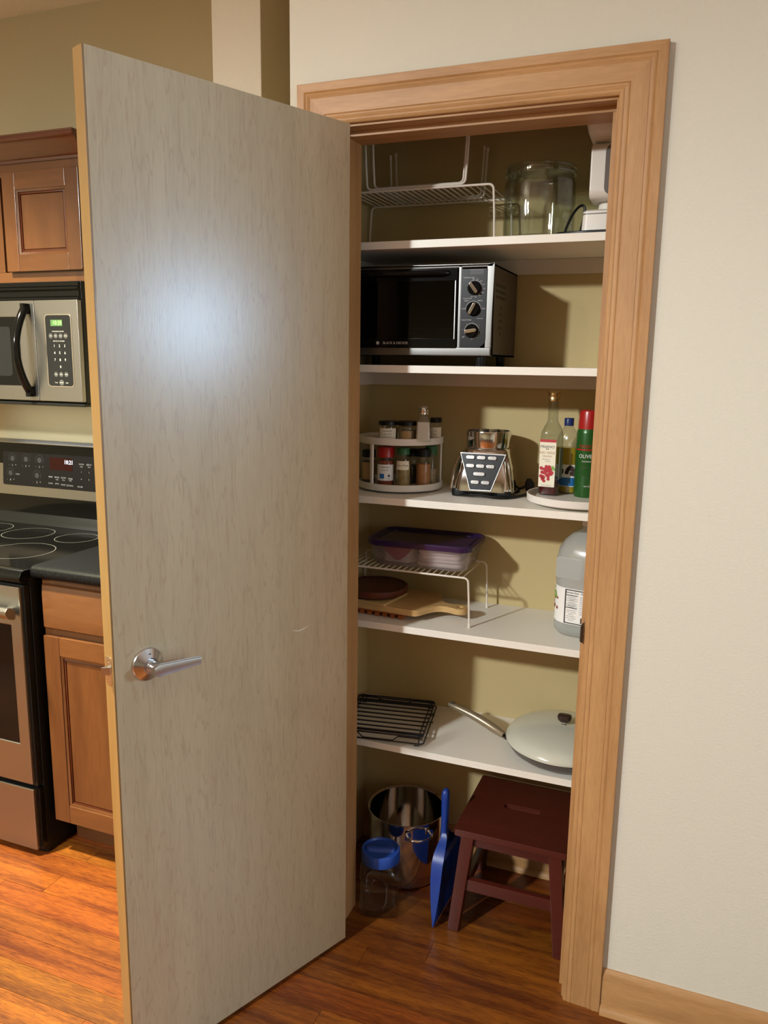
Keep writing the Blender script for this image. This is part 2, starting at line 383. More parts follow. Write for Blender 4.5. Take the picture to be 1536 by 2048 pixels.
struct('wall_recess', MB().box(1.65, 3.3, 1.2, 1.3, 0, H), 'cream')
wy0, wy1, wz0, wz1 = -.10, .44, 1.40, 2.04
b = MB().box(3.2, 3.3, -7.0, -2.2, 0, H).box(3.2, 3.3, -.9, wy0, 0, H).box(3.2, 3.3, -2.2, -.9, 0, .85).box(3.2, 3.3, -2.2, -.9, 2.15, H).box(3.2, 3.3, wy1, 1.2, 0, H).box(3.2, 3.3, wy0, wy1, 0, wz0).box(3.2, 3.3, wy0, wy1, wz1, H)
struct('wall_right', b, 'cream')
b = MB()
for q in ((wy0, wy0+.03, wz0, wz1), (wy1-.03, wy1, wz0, wz1), (wy0, wy1, wz0, wz0+.03), (wy0, wy1, wz1-.03, wz1)): b.box(3.19, 3.27, *q)
wn = struct('window_1', b, 'white_plastic'); obj('pane', MB().box(3.235, 3.24, wy0+.03, wy1-.03, wz0+.03, wz1-.03), 'glass', wn)
b = MB()
for q in ((-2.2, -2.16, .85, 2.15), (-.94, -.9, .85, 2.15), (-2.2, -.9, .85, .89), (-2.2, -.9, 2.11, 2.15)): b.box(3.19, 3.27, *q)
wn = struct('added_window', b, 'white_plastic'); obj('pane', MB().box(3.235, 3.24, -2.16, -.94, .89, 2.11), 'glass', wn)  # unseen window, made up to frame the added cool fill
struct('ceiling', MB().box(-3.1, 3.3, -7.1, 1.3, H, H+.1), 'ceiling')
# baseboards
def baseboard(name, x0, x1, yf, h, mt):
    P = [(0, 0), (.013, 0), (.013, h-.018), (.007, h-.004), (.003, h), (0, h)]
    b = MB().extr(P, (x0, yf, 0), (0, -1, 0), Z, X, 0, x1-x0); o = struct(name, b, mt)
    q = [(.013+.014*math.cos(R_(a)), .018*math.sin(R_(a))) for a in (0, 25, 50, 75, 90)]
    c = MB().extr([(.013, 0)]+q, (x0, yf, 0), (0, -1, 0), Z, X, 0, x1-x0); obj('shoe_moulding', c, 'maple_x', o)
baseboard('baseboard_front', .6605, 1.75, 0, .110, 'maple_x')
baseboard('baseboard_back', -.150, .70, .463, .095, 'maple_x')
# door casing: three mitred lengths
prof = [(0, 0), (0, .009), (.003, .012), (.006, .0132), (.009, .0130), (.0105, .0118), (.013, .0130), (.016, .0142), (.019, .0140), (.0205, .0128), (.022, .0145),
        (.056, .0158), (.0572, .0147), (.060, .0158), (.063, .0172), (.066, .0168), (.068, .0158), (.0695, .0175), (.071, .0185), (.0875, .0185), (.0888, .017), (.0888, 0)]
IL, IR, IT = JL-.0055, JR+.0045, JT+.0055
def casing(name, ends, m):
    b = MB(); b.loft([[ends(wd, t, 0) for wd, t in prof], [ends(wd, t, 1) for wd, t in prof]]); return struct(name, b, m, ang=25)
casing('trim_1', lambda wd, t, e: Vector((IL-wd, -t, IT+wd if e else 0)), 'maple_z')
casing('trim_2', lambda wd, t, e: Vector((IR+wd if e else IL-wd, -t, IT+wd)), 'maple_x')
casing('trim_3', lambda wd, t, e: Vector((IR+wd, -t, IT+wd if e else 0)), 'maple_z')
# jambs and stops
struct('trim_4', MB().box(JL-.019, JL, 0, .115, 0, JT).box(JL, JL+.011, .038, .115, 0, JT-.011), 'maple_z', .0008)
obj('leak_blocker', MB().loft([[Vector((-.0462, .003, z)), Vector((-.0478, .001, z)), Vector((-.0315, -.0205, z)), Vector((-.0300, -.0190, z))] for z in (.012, 2.044)]), 'maple_z', bpy.data.objects['trim_4'])  # unseen strip added to stop light leaking through the hinge gap
t5 = struct('trim_5', MB().box(JR, JR+.019, 0, .115, 0, JT).box(JR-.011, JR, .038, .115, 0, JT-.011), 'maple_z', .0008)
struct('trim_6', MB().box(JL-.019, JR+.019, 0, .115, JT, JT+.019).box(JL, JR, .038, .115, JT-.011, JT), 'maple_x', .0008)
b = MB().extr(rr(.028, .058, .004), (JR-.0008, .014, .935), Y, Z, X, 0, .002)
b.loft([[Vector((JR-.001-.0045*math.sin(a), -.001-.011*a/1.2, .935+s*.024*(1-.25*a))) for s in (-1, 1)]+[Vector((JR-.0025-.0045*math.sin(a), -.001-.011*a/1.2, .935+s*.024*(1-.25*a))) for s in (1, -1)] for a in (0, .3, .6, .9, 1.2)])
obj('strike_plate', b, 'steel_dark', t5)

# ================================================================ PANTRY DOOR
TH = R_(113.22); DW = .6131
dr = thing('door_1', None, None, (0, -.0326, 0), -TH); dr['kind'] = 'structure'
def dpart(name, mb, m, par=dr, **k): return obj(name, mb, m, par, local=True, **k)
dpart('door_panel', MB().box(0, DW-.004, -.035, 0, .012, 2.044), 'veneer', bevel=.0008)
dpart('edge_band', MB().box(DW-.004, DW, -.0348, -.0004, .0122, 2.0438), 'edge', bevel=.0008)
dpart('scuff_mark', MB().loft([[Vector((.150+.024*math.cos(a), q, .9105+.0016*math.sin(a)+.003*math.cos(2*a))) for a in [2*PI*i/14 for i in range(14)]] for q in (0, .00025)]), 'scuff')
hx, hz = DW-.072, .930
Mr = Matrix.Rotation(-PI/2, 4, 'X')   # lathe axis z -> +y
rs = dpart('rosette', MB().lathe([(0, 0), (.0335, 0), (.0338, .003), (.0325, .005), (.0185, .0145), (.0165, .016), (.0, .016)], (hx, 0, hz), 48, Mr), 'nickel', ang=20)
dpart('privacy_hole', MB().lathe([(.0042, 0), (.0042, .001), (.0030, .0018), (.0022, .0004), (0, .0004)], (hx, .0088, hz+.021), 16, Mr @ Matrix.Rotation(R_(-34), 4, 'X')), 'black', rs)
dpart('neck', MB().lathe([(.0125, .010), (.0125, .018), (.0110, .019), (.0110, .047), (.0, .049)], (hx, 0, hz), 28, Mr), 'nickel', rs)
b = MB(); S_ = []
for i in range(13):
    t = i/12; x = hx+.012-.104*t; hh = .0128-.0050*t; yy = .046; th_ = .0052
    if i == 0: hh = .007
    S_.append([Vector((x, yy+q[1], hz-.003*t+q[0])) for q in rr(2*hh, 2*th_, .0018, 3)])
S_.append([Vector((hx-.0945, .044+q[1]*.6, hz-.003+q[0]*.9)) for q in rr(.0152, 2*.0052, .0018, 3)])
dpart('lever', b.loft(S_), 'nickel', rs, ang=22)
lp = dpart('latch_plate', MB().extr(rr(.0245, .057, .006), (DW-.0003, -.0175, hz), Y, Z, X, 0, .0012), 'nickel')
dpart('latch_bolt', MB().loft([[Vector((DW, -.0235, hz-.0075)), Vector((DW, -.0115, hz-.0075)), Vector((DW+.013, -.0235, hz-.0075)), Vector((DW+.012, -.0255, hz-.0075))][:4],
                              [Vector((DW, -.0235, hz+.0075)), Vector((DW, -.0115, hz+.0075)), Vector((DW+.013, -.0235, hz+.0075)), Vector((DW+.012, -.0255, hz+.0075))][:4]]), 'nickel', lp)
for s in (-1, 1): dpart('screw', MB().lathe([(.0035, 0), (.003, .0008), (0, .0008)], (DW+.0009, -.0175, hz+s*.0215), 12, Matrix.Rotation(PI/2, 4, 'Y')), 'chrome', lp)
for z in (.22, 1.03, 1.84):
    hg = dpart('hinge', MB().lathe([(0, -.045), (.0055, -.045), (.0055, .045), (0, .045)], (.003, -.0395, z), 12), 'nickel')
# ================================================================ SHELVES
ZS = [1.8214, 1.5200, 1.1781, .8335, .4854]
names = ['topmost white shelf carrying the glass jar and wire racks', 'second white shelf from the top, carrying the toaster oven', 'middle white shelf with the spice turntable and blender base',
         'white shelf holding the purple-lidded tub and clear jug', 'lowest white shelf with the black rack and lidded frying pan']
for z, nm in zip(ZS, names):
    sh = thing('shelf', nm, 'shelf', (0, .161, z), 0, 'white pantry shelves')
    obj('board', MB().box(-.1499, .6999, .161, .4629, z-.019, z), 'melamine', sh, bevel=.0012)
    obj('back_cleat', MB().box(-.1499, .6999, .445, .4629, z-.057, z-.0192), 'cleat', sh, bevel=.001)
    obj('side_cleat', MB().box(-.1499, -.1319, .165, .4449, z-.057, z-.0192), 'cleat', sh, bevel=.001)

# ================================================================ TOP SHELF
def wire_rack(label, x0, x1, y0, y1, h, loc, group, flip=False, step=.0165, tilt=0):
    # local frame: feet at z=0, top at z=h
    t = thing('wire_rack', label, 'rack', loc, 0, group)
    sgn = -1 if flip else 1; z0 = h if flip else 0
    zt = 0.0 if flip else h
    zz = lambda v: (h-v) if flip else v
    for y in (y0, y1):
        P = [(x0-.006, y, zz(0)), (x0-.003, y, zz(h*.55)), (x0, y, zz(h-.014))]
        for a in (20, 45, 70): P.append((x0+.012*(1-math.cos(R_(a))), y, zz(h-.012+.012*math.sin(R_(a)))))
        P += [(x0+.014, y, zz(h)), (x1-.014, y, zz(h))]
        for a in (70, 45, 20): P.append((x1-.012*(1-math.cos(R_(a))), y, zz(h-.012+.012*math.sin(R_(a)))))
        P += [(x1, y, zz(h-.014)), (x1+.003, y, zz(h*.55)), (x1+.006, y, zz(0))]
        obj('leg_frame', MB().tube(P, .0028, 8), 'wire', t, local=True)
        for x in (x0-.006, x1+.006):
            obj('foot', MB().lathe([(0, zz(0)), (.0038, zz(.0002)), (.0038, zz(.010)), (.0028, zz(.012))], (x, y, 0), 10), 'wire', t, local=True)
    n = int((x1-x0-.03)/step); base = None
    for i in range(n+1):
        x = x0+.015+(x1-x0-.03)*i/n
        if base is None:
            base = obj('cross_wire', MB().tube([(0, y0+.001, 0), (0, y1-.001, 0)], .0015, 6), 'wire', t, local=True); base.location = (x, 0, zz(h+.0012))
        else:
            c = base.copy(); C.objects.link(c); c.location = (x, 0, zz(h+.0012))
    return t
wire_rack('large white wire rack standing on the top shelf', -.137, .262, -.095, .098, .1335, (0, .330, ZS[0]+.0002), 'white wire racks')
wire_rack('upturned white wire rack with legs in the air, on the top shelf', -.072, .190, -.090, .090, .125, (0, .328, ZS[0]+.1393), 'white wire racks', flip=True)
wire_rack('smaller upturned wire rack nested inside the other upturned one', -.058, .180, -.078, .090, .125, (0, .332, ZS[0]+.1450), 'white wire racks', flip=True)
# big open glass jar
def glass_jar():
    t = thing('glass_jar', 'large clear open glass jar on the top shelf', 'jar', (.362, .300, ZS[0]))
    z = ZS[0]
    P = [(0, .004), (.078, .003), (.085, .010), (.0865, .030), (.0865, .130), (.0855, .140), (.083, .147), (.0815, .151), (.0815, .156)]
    obj('body', MB().lathe(P+[(.0785, .156), (.0785, .150), (.083, .138), (.0835, .03), (.081, .012), (0, .010)], (0, 0, .0003), 56), 'glass', t, local=True)
    ring = MB()
    for zc, rr_ in ((.159, .0045), (.172, .0042)):
        ring.tube([(.0830*math.cos(2*PI*i/56), .0830*math.sin(2*PI*i/56), zc) for i in range(56)], rr_, 8, closed=True)
    ring.lathe([(.0810, .158), (.0815, .165), (.0810, .173), (.0795, .173), (.0795, .158), (.0810, .158)], (0, 0, 0), 56)
    obj('rim', ring, 'glass', t, local=True)
glass_jar()
# white appliance behind the right casing
def appliance():
    z = ZS[0]
    t = thing('kitchen_appliance', 'white upright kitchen appliance at the right end of the top shelf', 'appliance', (.555, .27, z))
    obj('foot_plate', MB().loft([sec(.166, .17, .012, z+.0002, (.563, .28)), sec(.166, .17, .012, z+.005, (.563, .28))]), 'black', t)
    obj('base', MB().loft([sec(.162, .165, .012, z+.005, (.561, .28)), sec(.158, .16, .012, z+.052, (.561, .28)), sec(.150, .15, .012, z+.056, (.561, .28))]), 'white_plastic', t)
    obj('seam', MB().loft([sec(.160, .163, .012, z+.0455, (.561, .28)), sec(.160, .163, .012, z+.0475, (.561, .28))]), 'grey_plastic', t)
    obj('neck', MB().loft([sec(.10, .09, .02, z+.052, (.556, .29)), sec(.09, .08, .02, z+.09, (.556, .29))]), 'white_plastic', t)
    # column: rounded slab seen from its front corner
    c = obj('column', MB().extr(rr(.12, .122, .020), (.492, .27, z+.142), Y, Z, X, 0, .10), 'white_plastic', t, bevel=.004)
    obj('window_panel', MB().extr(rr(.10, .108, .016), (.5755, .2095, z+.142), X, Z, (0, -1, 0), -.0005, .0025), 'grey_plastic', c)
    obj('window_pane', MB().extr(rr(.062, .080, .012), (.583, .2072, z+.140), X, Z, (0, -1, 0), 0, .0022), 'steel', c)
    obj('collar', MB().lathe([(.034, z+.200), (.042, z+.206), (.042, z+.222), (.036, z+.232)], (.540, .270, 0), 28), 'white_plastic', t)
    h = obj('head', MB().loft([sec(.105, .13, .03, z+.200, (.545, .315)), sec(.152, .19, .035, z+.222, (.560, .280)), sec(.158, .20, .03, z+.236, (.560, .275)), sec(.158, .20, .03, z+.298, (.560, .275)), sec(.14, .18, .03, z+.310, (.560, .275))]), 'white_plastic', t)
    obj('vent', MB().extr(rr(.030, .022, .003), (.527, .1752, z+.264), X, Z, (0, -1, 0), -.001, .001), 'knob_brown', h)
    P = [(.436, .235, z+.004), (.441, .236, z+.025), (.452, .240, z+.052), (.464, .245, z+.070), (.474, .25, z+.076), (.480, .25, z+.070), (.479, .248, z+.045), (.474, .243, z+.020), (.471, .240, z+.004), (.50, .225, z+.004), (.56, .188, z+.004), (.62, .185, z+.004)]
    Q = []
    for i in range(len(P)-1):
        for k in range(4): Q.append(Vector(P[i]).lerp(Vector(P[i+1]), k/4))
    Q.append(Vector(P[-1])); 
    for _ in range(2): Q = [Q[0]]+[(Q[i-1]+Q[i]*2+Q[i+1])/4 for i in range(1, len(Q)-1)]+[Q[-1]]
    obj('power_cord', MB().tube(Q, .0032, 8), 'black', t)
    obj('cord_tail', MB().tube([(.436, .235, z+.0036), (.418, .20, z+.0036), (.440, .180, z+.0036), (.50, .172, z+.0036), (.60, .170, z+.0036)], .0030, 8), 'black', t)
appliance()

# ================================================================ SECOND SHELF: toaster oven
def toaster():
    z = ZS[1]; x0, x1, yf, yb, zb, zt = -.140, .285, .172, .435, z+.025, z+.242
    t = thing('toaster_oven', 'black and silver countertop toaster oven with three dials', 'toaster oven', (.07, .30, z))
    b = MB().box(x0, x1, yf+.006, yb, zt-.004, zt).box(x0, x1, yf+.006, yb, zb, zb+.004).box(x0, x0+.004, yf+.006, yb, zb, zt).box(x1-.004, x1, yf+.006, yb, zb, zt).box(x0, x1, yb-.004, yb, zb, zt)
    b.box(.203, .208, yf+.01, yb, zb, zt)
    cs = obj('casing', b, 'steel_dark', t)
    v = MB()
    for k, zz in enumerate((zt-.046, zt-.060, zt-.074)): v.box(x1-.0004, x1+.0004, yf+.035, yf+.135, zz-.0035, zz+.0035)
    for k in range(5):
        for yy in ((.09,) if k in (0, 4) else (.078, .096)): v.box(x1-.0004, x1+.0004, yf+yy-.003, yf+yy+.003, zt-.102-k*.016, zt-.094-k*.016)
    obj('vent_slot', v, 'black', cs)
    # silver face frame with two openings
    fr = MB()
    out = rect(x0, x1, zb, zt)
    xm0, xm1 = .1985, .2085
    # left opening (door) and right opening (controls) as four bars and a mullion
    fr.box(x0, x1, yf, yf+.012, zt-.008, zt).box(x0, x1, yf-.004, yf+.012, zb, zb+.020).box(xm0, xm1, yf, yf+.012, zb, zt).box(x1-.016, x1, yf, yf+.012, zb, zt).box(x0, x0+.008, yf, yf+.012, zb, zt)
    obj('face_frame', fr, 'steel_mid', t, bevel=.0022)
    cx, cz = (xm1+x1-.016)/2, (zb+.012+zt-.008)/2
    W_, H_ = (x1-.016-xm1)+.004, zt-zb-.026
    P = [(W_/2, H_/2), (-W_/2, H_/2), (-W_/2, -H_/2), (-W_/2+.02, -H_/2-.003), (0, -H_/2-.001), (W_/2-.015, -H_/2+.004), (W_/2-.003, -H_/2+.013), (W_/2, -H_/2+.024)]
    cp = obj('control_panel', MB().extr(P, (cx, yf, cz), X, Z, (0, -1, 0), -.004, .0015), 'panel', t, bevel=.001)
    lt = MB(); ts = []
    yk = yf-.0017
    for i, (kz, ang) in enumerate(((1.7055, 128), (1.6570, 62), (1.6045, 8))):
        kx = .2405-.002*i
        k = obj('dial', MB().lathe([(0, 0), (.0168, 0), (.0165, .006), (.0150, .010), (0, .010)], (kx, yk, kz), 32, Matrix.Rotation(PI/2, 4, 'X')), 'black_gloss', t)
        a = R_(ang); d = Vector((math.cos(a), 0, math.sin(a))); e = Vector((-math.sin(a), 0, math.cos(a)))
        obj('pointer', MB().extr(rr(.030, .0085, .004), (kx, yk-.010, kz), d, e, (0, -1, 0), -.002, .006), 'chrome', k, bevel=.0015)
        disc(lt, (kx, yk-.0002, kz), X, Z, .0188, 30, .0180, R_((-100, 0, -95)[i]), R_((150, 180, 200)[i]))
        for q in range((9, 4, 8)[i]):
            aa = R_((100-26*q, 10+54*q, 215-44*q)[i]); text(lt, ('450 425 400 375 350 300 250 200 OFF'.split()[q] if i == 0 else '•'), (.0036 if i == 0 else .004), (kx+.0235*math.cos(aa), yk-.0002, kz+.0215*math.sin(aa)), X, Z)
    text(lt, 'TEMPERATURE', .0042, (.2255, yk-.0002, 1.7300), X, Z); text(lt, 'FUNCTION', .0042, (.2235, yk-.0002, 1.6810), X, Z); text(lt, 'TOAST/TIMER', .0042, (.2220, yk-.0002, 1.6305), X, Z)
    text(lt, 'BAKE', .004, (.221, yk-.0002, 1.676), X, Z); text(lt, 'BROIL', .004, (.256, yk-.0002, 1.676), X, Z); text(lt, 'WARM', .004, (.2155, yk-.0002, 1.657), X, Z); text(lt, 'TOAST', .004, (.2625, yk-.0002, 1.657), X, Z)
    text(lt, 'STAY ON', .0034, (.2555, yk-.0002, 1.634), X, Z); text(lt, 'OFF', .004, (.2155, yk-.0002, 1.590), X, Z)
    lt.box(.228, .262, yk-.0004, yk, 1.7475, 1.7482)
    obj('lettering', lt, 'print', cp)
    obj('display_strip', MB().box(.228, .262, yk-.0004, yk, 1.7375, 1.7455), 'print_dim', cp)
    # glass door
    dx0, dx1, dz0, dz1 = x0+.008, xm0-.0005, zb+.018, zt-.008
    dO = [(dx1, dz1), (dx0, dz1), (dx0, dz0), (dx1, dz0)]; dI = [(dx1-.006, dz1-.030), (dx0+.006, dz1-.030), (dx0+.006, dz0+.024), (dx1-.006, dz0+.024)]
    d = obj('door', MB().ring(dO, dI, (0, yf, 0), X, Z, (0, -1, 0), -.006, .006), 'black_gloss', t, bevel=.001)
    obj('glass', MB().box(dI[1][0]-.002, dI[0][0]+.002, yf-.001, yf+.001, dI[2][1]-.002, dI[0][1]+.002), 'glass_dark', d)
    obj('trim_strip', MB().box(dx1-.0055, dx1-.0035, yf-.0068, yf-.006, dz0+.022, dz1-.03), 'steel', d)
    g = MB().tube([(x0+.04, yf-.006, dz1-.012), (x0+.04, yf-.022, dz1-.012), (.16, yf-.022, dz1-.012), (.175, yf-.006, dz1-.012)], .0062, 10)
    obj('handle', g, 'black_gloss', d)
    lg = MB(); text(lg, 'BLACK & DECKER', .0085, (.040, yf-.0064, dz0+.012), X, Z, 1.0); disc(lg, (-.008, yf-.0064, dz0+.012), X, Z, .0042, 18)
    obj('lettering', lg, 'print', d)
    # inside: rack, heating rods, tray
    r = MB()
    for k in range(15): r.tube([(x0+.02+.0145*k*1.45, yf+.02, 1.612), (x0+.02+.0145*k*1.45, yb-.02, 1.612)], .0011, 5)
    r.tube([(x0+.015, yf+.018, 1.612), (.195, yf+.018, 1.612)], .0018, 6).tube([(x0+.015, yf+.018, 1.604), (.195, yf+.018, 1.604)], .0018, 6).tube([(x0+.015, yb-.03, 1.612), (.195, yb-.03, 1.612)], .0018, 6)
    obj('oven_rack', r, 'chrome', t)
    obj('heating_rod', MB().tube([(x0+.01, yf+.06, 1.578), (.198, yf+.06, 1.578)], .004, 8).tube([(x0+.01, yf+.18, 1.578), (.198, yf+.18, 1.578)], .004, 8), 'steel', t)
    obj('liner', MB().box(x0+.006, .200, yb-.012, yb-.009, zb+.006, zt-.006), 'steel_dark', t)
    for x in (x0+.03, x1-.030):
        for y in (yf+.02, yb-.03): obj('foot', MB().lathe([(.010, z+.0002), (.012, z+.006), (.012, zb+.001)], (x, y, 0), 14), 'black', t)
toaster()

# ================================================================ MIDDLE SHELF
z3 = ZS[2]
sc_ = (-.003, .338)
def susan():
    t = thing('spice_turntable', 'two-tier white spice turntable on the middle shelf', 'turntable', (sc_[0], sc_[1], z3))
    P = lambda z: [(.118, z), (.1185, z+.002), (.1185, z+.0165), (.117, z+.018), (.1155, z+.018), (.1145, z+.010), (0, z+.010)]
    obj('base', MB().lathe([(0, .0005), (.07, .0005), (.07, .005), (.112, .005)]+P(.006), (0, 0, 0), 64), 'white_plastic', t, local=True)
    obj('upper_tier', MB().lathe([(0, .132)]+P(.131), (0, 0, 0), 64), 'white_plastic', t, local=True)
    for a in (-114, 15, 124):
        c, s = math.cos(R_(a)), math.sin(R_(a))
        obj('post', MB().extr(rr(.0055, .011, .002), (c*.1125, s*.1125, .016), (c, s, 0), (-s, c, 0), Z, 0, .1155), 'white_plastic', t, local=True)
susan()
def spice(name, label, x, y, z, r, h, cap, fill, fh, capr=None, caph=.022, group='spice jars', lab=None, capmat='black', sq=False, sh=.78, glass='glass'):
    t = thing(name, label, 'jar', (x, y, z), 0, group)
    hb = h-caph
    if sq:
        S1 = [sec(r*2*.92, r*2*.92, r*.35, .0003, rot=R_(35)), sec(r*2, r*2, r*.4, .004, rot=R_(35)), sec(r*2*.93, r*2*.93, r*.5, hb*sh, rot=R_(35)), sec(r*1.15, r*1.15, r*.5, hb*.95, rot=R_(35)), sec(r*1.2, r*1.2, r*.55, hb, rot=R_(35))]
        obj('jar_glass', MB().loft(S1), glass, t, local=True)
        obj('contents', MB().loft([sec(r*1.7, r*1.7, r*.4, .004, rot=R_(35)), sec(r*1.7, r*1.7, r*.5, fh, rot=R_(35))]), fill, t, local=True)
    else:
        obj('jar_glass', MB().lathe([(0, .0003), (r*.93, .0003), (r, .004), (r, hb*.86), (r*.86, hb*.95), (r*.82, hb)], n=30), glass, t, local=True)
        obj('contents', MB().lathe([(0, .003), (r*.92, .004), (r*.93, fh), (0, fh+.001)], n=30), fill, t, local=True)
    cr_ = capr or r*.95
    obj('cap', MB().lathe([(cr_, hb), (cr_, h-.002), (cr_*.94, h), (0, h)], n=30), capmat, t, local=True)
    return t
zt3 = z3+.1412
def lab(t, r, a0, a1, z0, z1, m='paper', lines=(), size=.0045, ink='ink'):
    l = obj('label', cpatch(MB(), (0, 0), r+.0003, a0, a1, z0, z1), m, t, local=True)
    if lines:
        b = MB()
        for k, s in enumerate(lines): ctext(b, s, size if not isinstance(s, tuple) else s[1], (0, 0), r+.001, (a0+a1)/2, z1-(k+1)*(z1-z0)/(len(lines)+1), 1)
        obj('lettering', b, ink, l, local=True)
    return l
fa = R_(-74)
j = spice('seasoning_jar', 'short dark-lidded jar with a cream label, leftmost on the upper tier', -.015, .268, zt3, .0265, .052, 1, 'dark_herb', .030, capr=.027, caph=.011, capmat='black', group='jars on the upper tier')
lab(j, .0265, fa-.95, fa+.95, .003, .033, 'paper', ('SEASONED', 'spice blend', 'net wt 2 oz'), .0050)
j = spice('seasoning_jar', 'short dark-lidded jar with a brown picture label, behind the salt shaker', .0375, .276, zt3, .0245, .053, 1, 'herb', .028, capr=.025, caph=.012, capmat='black', group='jars on the upper tier')
lab(j, .0245, fa-.6, fa+.5, .004, .026, 'ink_tan', (), .005)
t = thing('salt_shaker', 'glass salt shaker with a chrome top, tallest on the upper tier', 'shaker', (.0835, .272, zt3), R_(20), 'jars on the upper tier')
obj('body', MB().loft([sec(.041, .041, .006, .0003), sec(.042, .042, .006, .004), sec(.034, .034, .006, .060), sec(.024, .024, .009, .070), sec(.022, .022, .0105, .074)]), 'glass', t, local=True)
obj('salt', MB().loft([sec(.037, .037, .006, .004), sec(.033, .033, .006, .052)]), 'salt', t, local=True)
obj('cap', MB().lathe([(.0135, .073), (.0135, .077), (.0125, .078), (.0135, .080), (.0135, .084), (.0125, .085), (.0138, .087), (.013, .091), (.0095, .0945), (0, .096)], n=28), 'chrome', t, local=True)
j = spice('seasoning_jar', 'small black-capped bottle behind the salt shaker, rightmost on the upper tier', .096, .345, zt3, .0165, .060, 1, 'salt', .034, capr=.0165, caph=.013, capmat='black', group='jars on the upper tier')
lab(j, .0165, fa-1, fa+1, .006, .034, 'paper', ('SEA', 'SALT'), .004)
zl = z3+.0162
j = spice('spice_jar', 'red-capped jar of paprika with a white label on the lower tier', -.0185, .262, zl, .0235, .107, 1, 'paprika', .07, capr=.0238, caph=.028, capmat='red_cap', group='spice jars on the lower tier', glass='pet')
l = lab(j, .0235, fa-1.15, fa+1.15, .016, .060, 'paper_white', ('PAPRIKA', 'ground', '', '', ''), .0062)
b = MB(); cpatch(b, (0, 0), .0245, fa-.62, fa-.08, .022, .035); obj('seal', b, 'ink_blue', l, local=True)
b = MB(); ctext(b, '▲', .010, (0, 0), .0248, fa+.45, .030); ctext(b, 'NET', .004, (0, 0), .0248, fa+.45, .021); obj('mark', b, 'ink', l, local=True)
j = spice('spice_jar', 'square glass jar of curry with a handwritten label on the lower tier', .0325, .262, zl, .0200, .106, 1, 'curry', .062, capr=.017, caph=.018, capmat='green_cap', sq=False, group='spice jars on the lower tier')
lab(j, .0200, fa-1.0, fa+.9, .048, .072, 'paper', ('curry Pow.',), .0085)
j = spice('spice_jar', 'glass jar of orange-brown cinnamon on the lower tier', .0790, .297, zl, .0210, .102, 1, 'cinnamon', .062, capr=.0195, caph=.020, capmat='black', group='spice jars on the lower tier')
j = spice('spice_jar', 'green-capped herb jar at the right edge of the lower tier', .0885, .333, zl, .0165, .108, 1, 'herb', .045, capr=.0168, caph=.024, capmat='green_cap', group='spice jars on the lower tier')
j = spice('spice_jar', 'dark jar left of the post on the lower tier', -.0835, .298, zl, .0190, .092, 1, 'dark_herb', .06, capr=.019, caph=.02, capmat='black', group='spice jars on the lower tier')
lab(j, .019, fa-1.2, fa+1.2, .01, .058, 'ink_tan')
j = spice('spice_jar', 'dark-capped jar at the back centre of the lower tier', .030, .340, zl, .0190, .096, 1, 'dark_herb', .05, capr=.019, caph=.02, capmat='black', group='spice jars on the lower tier')

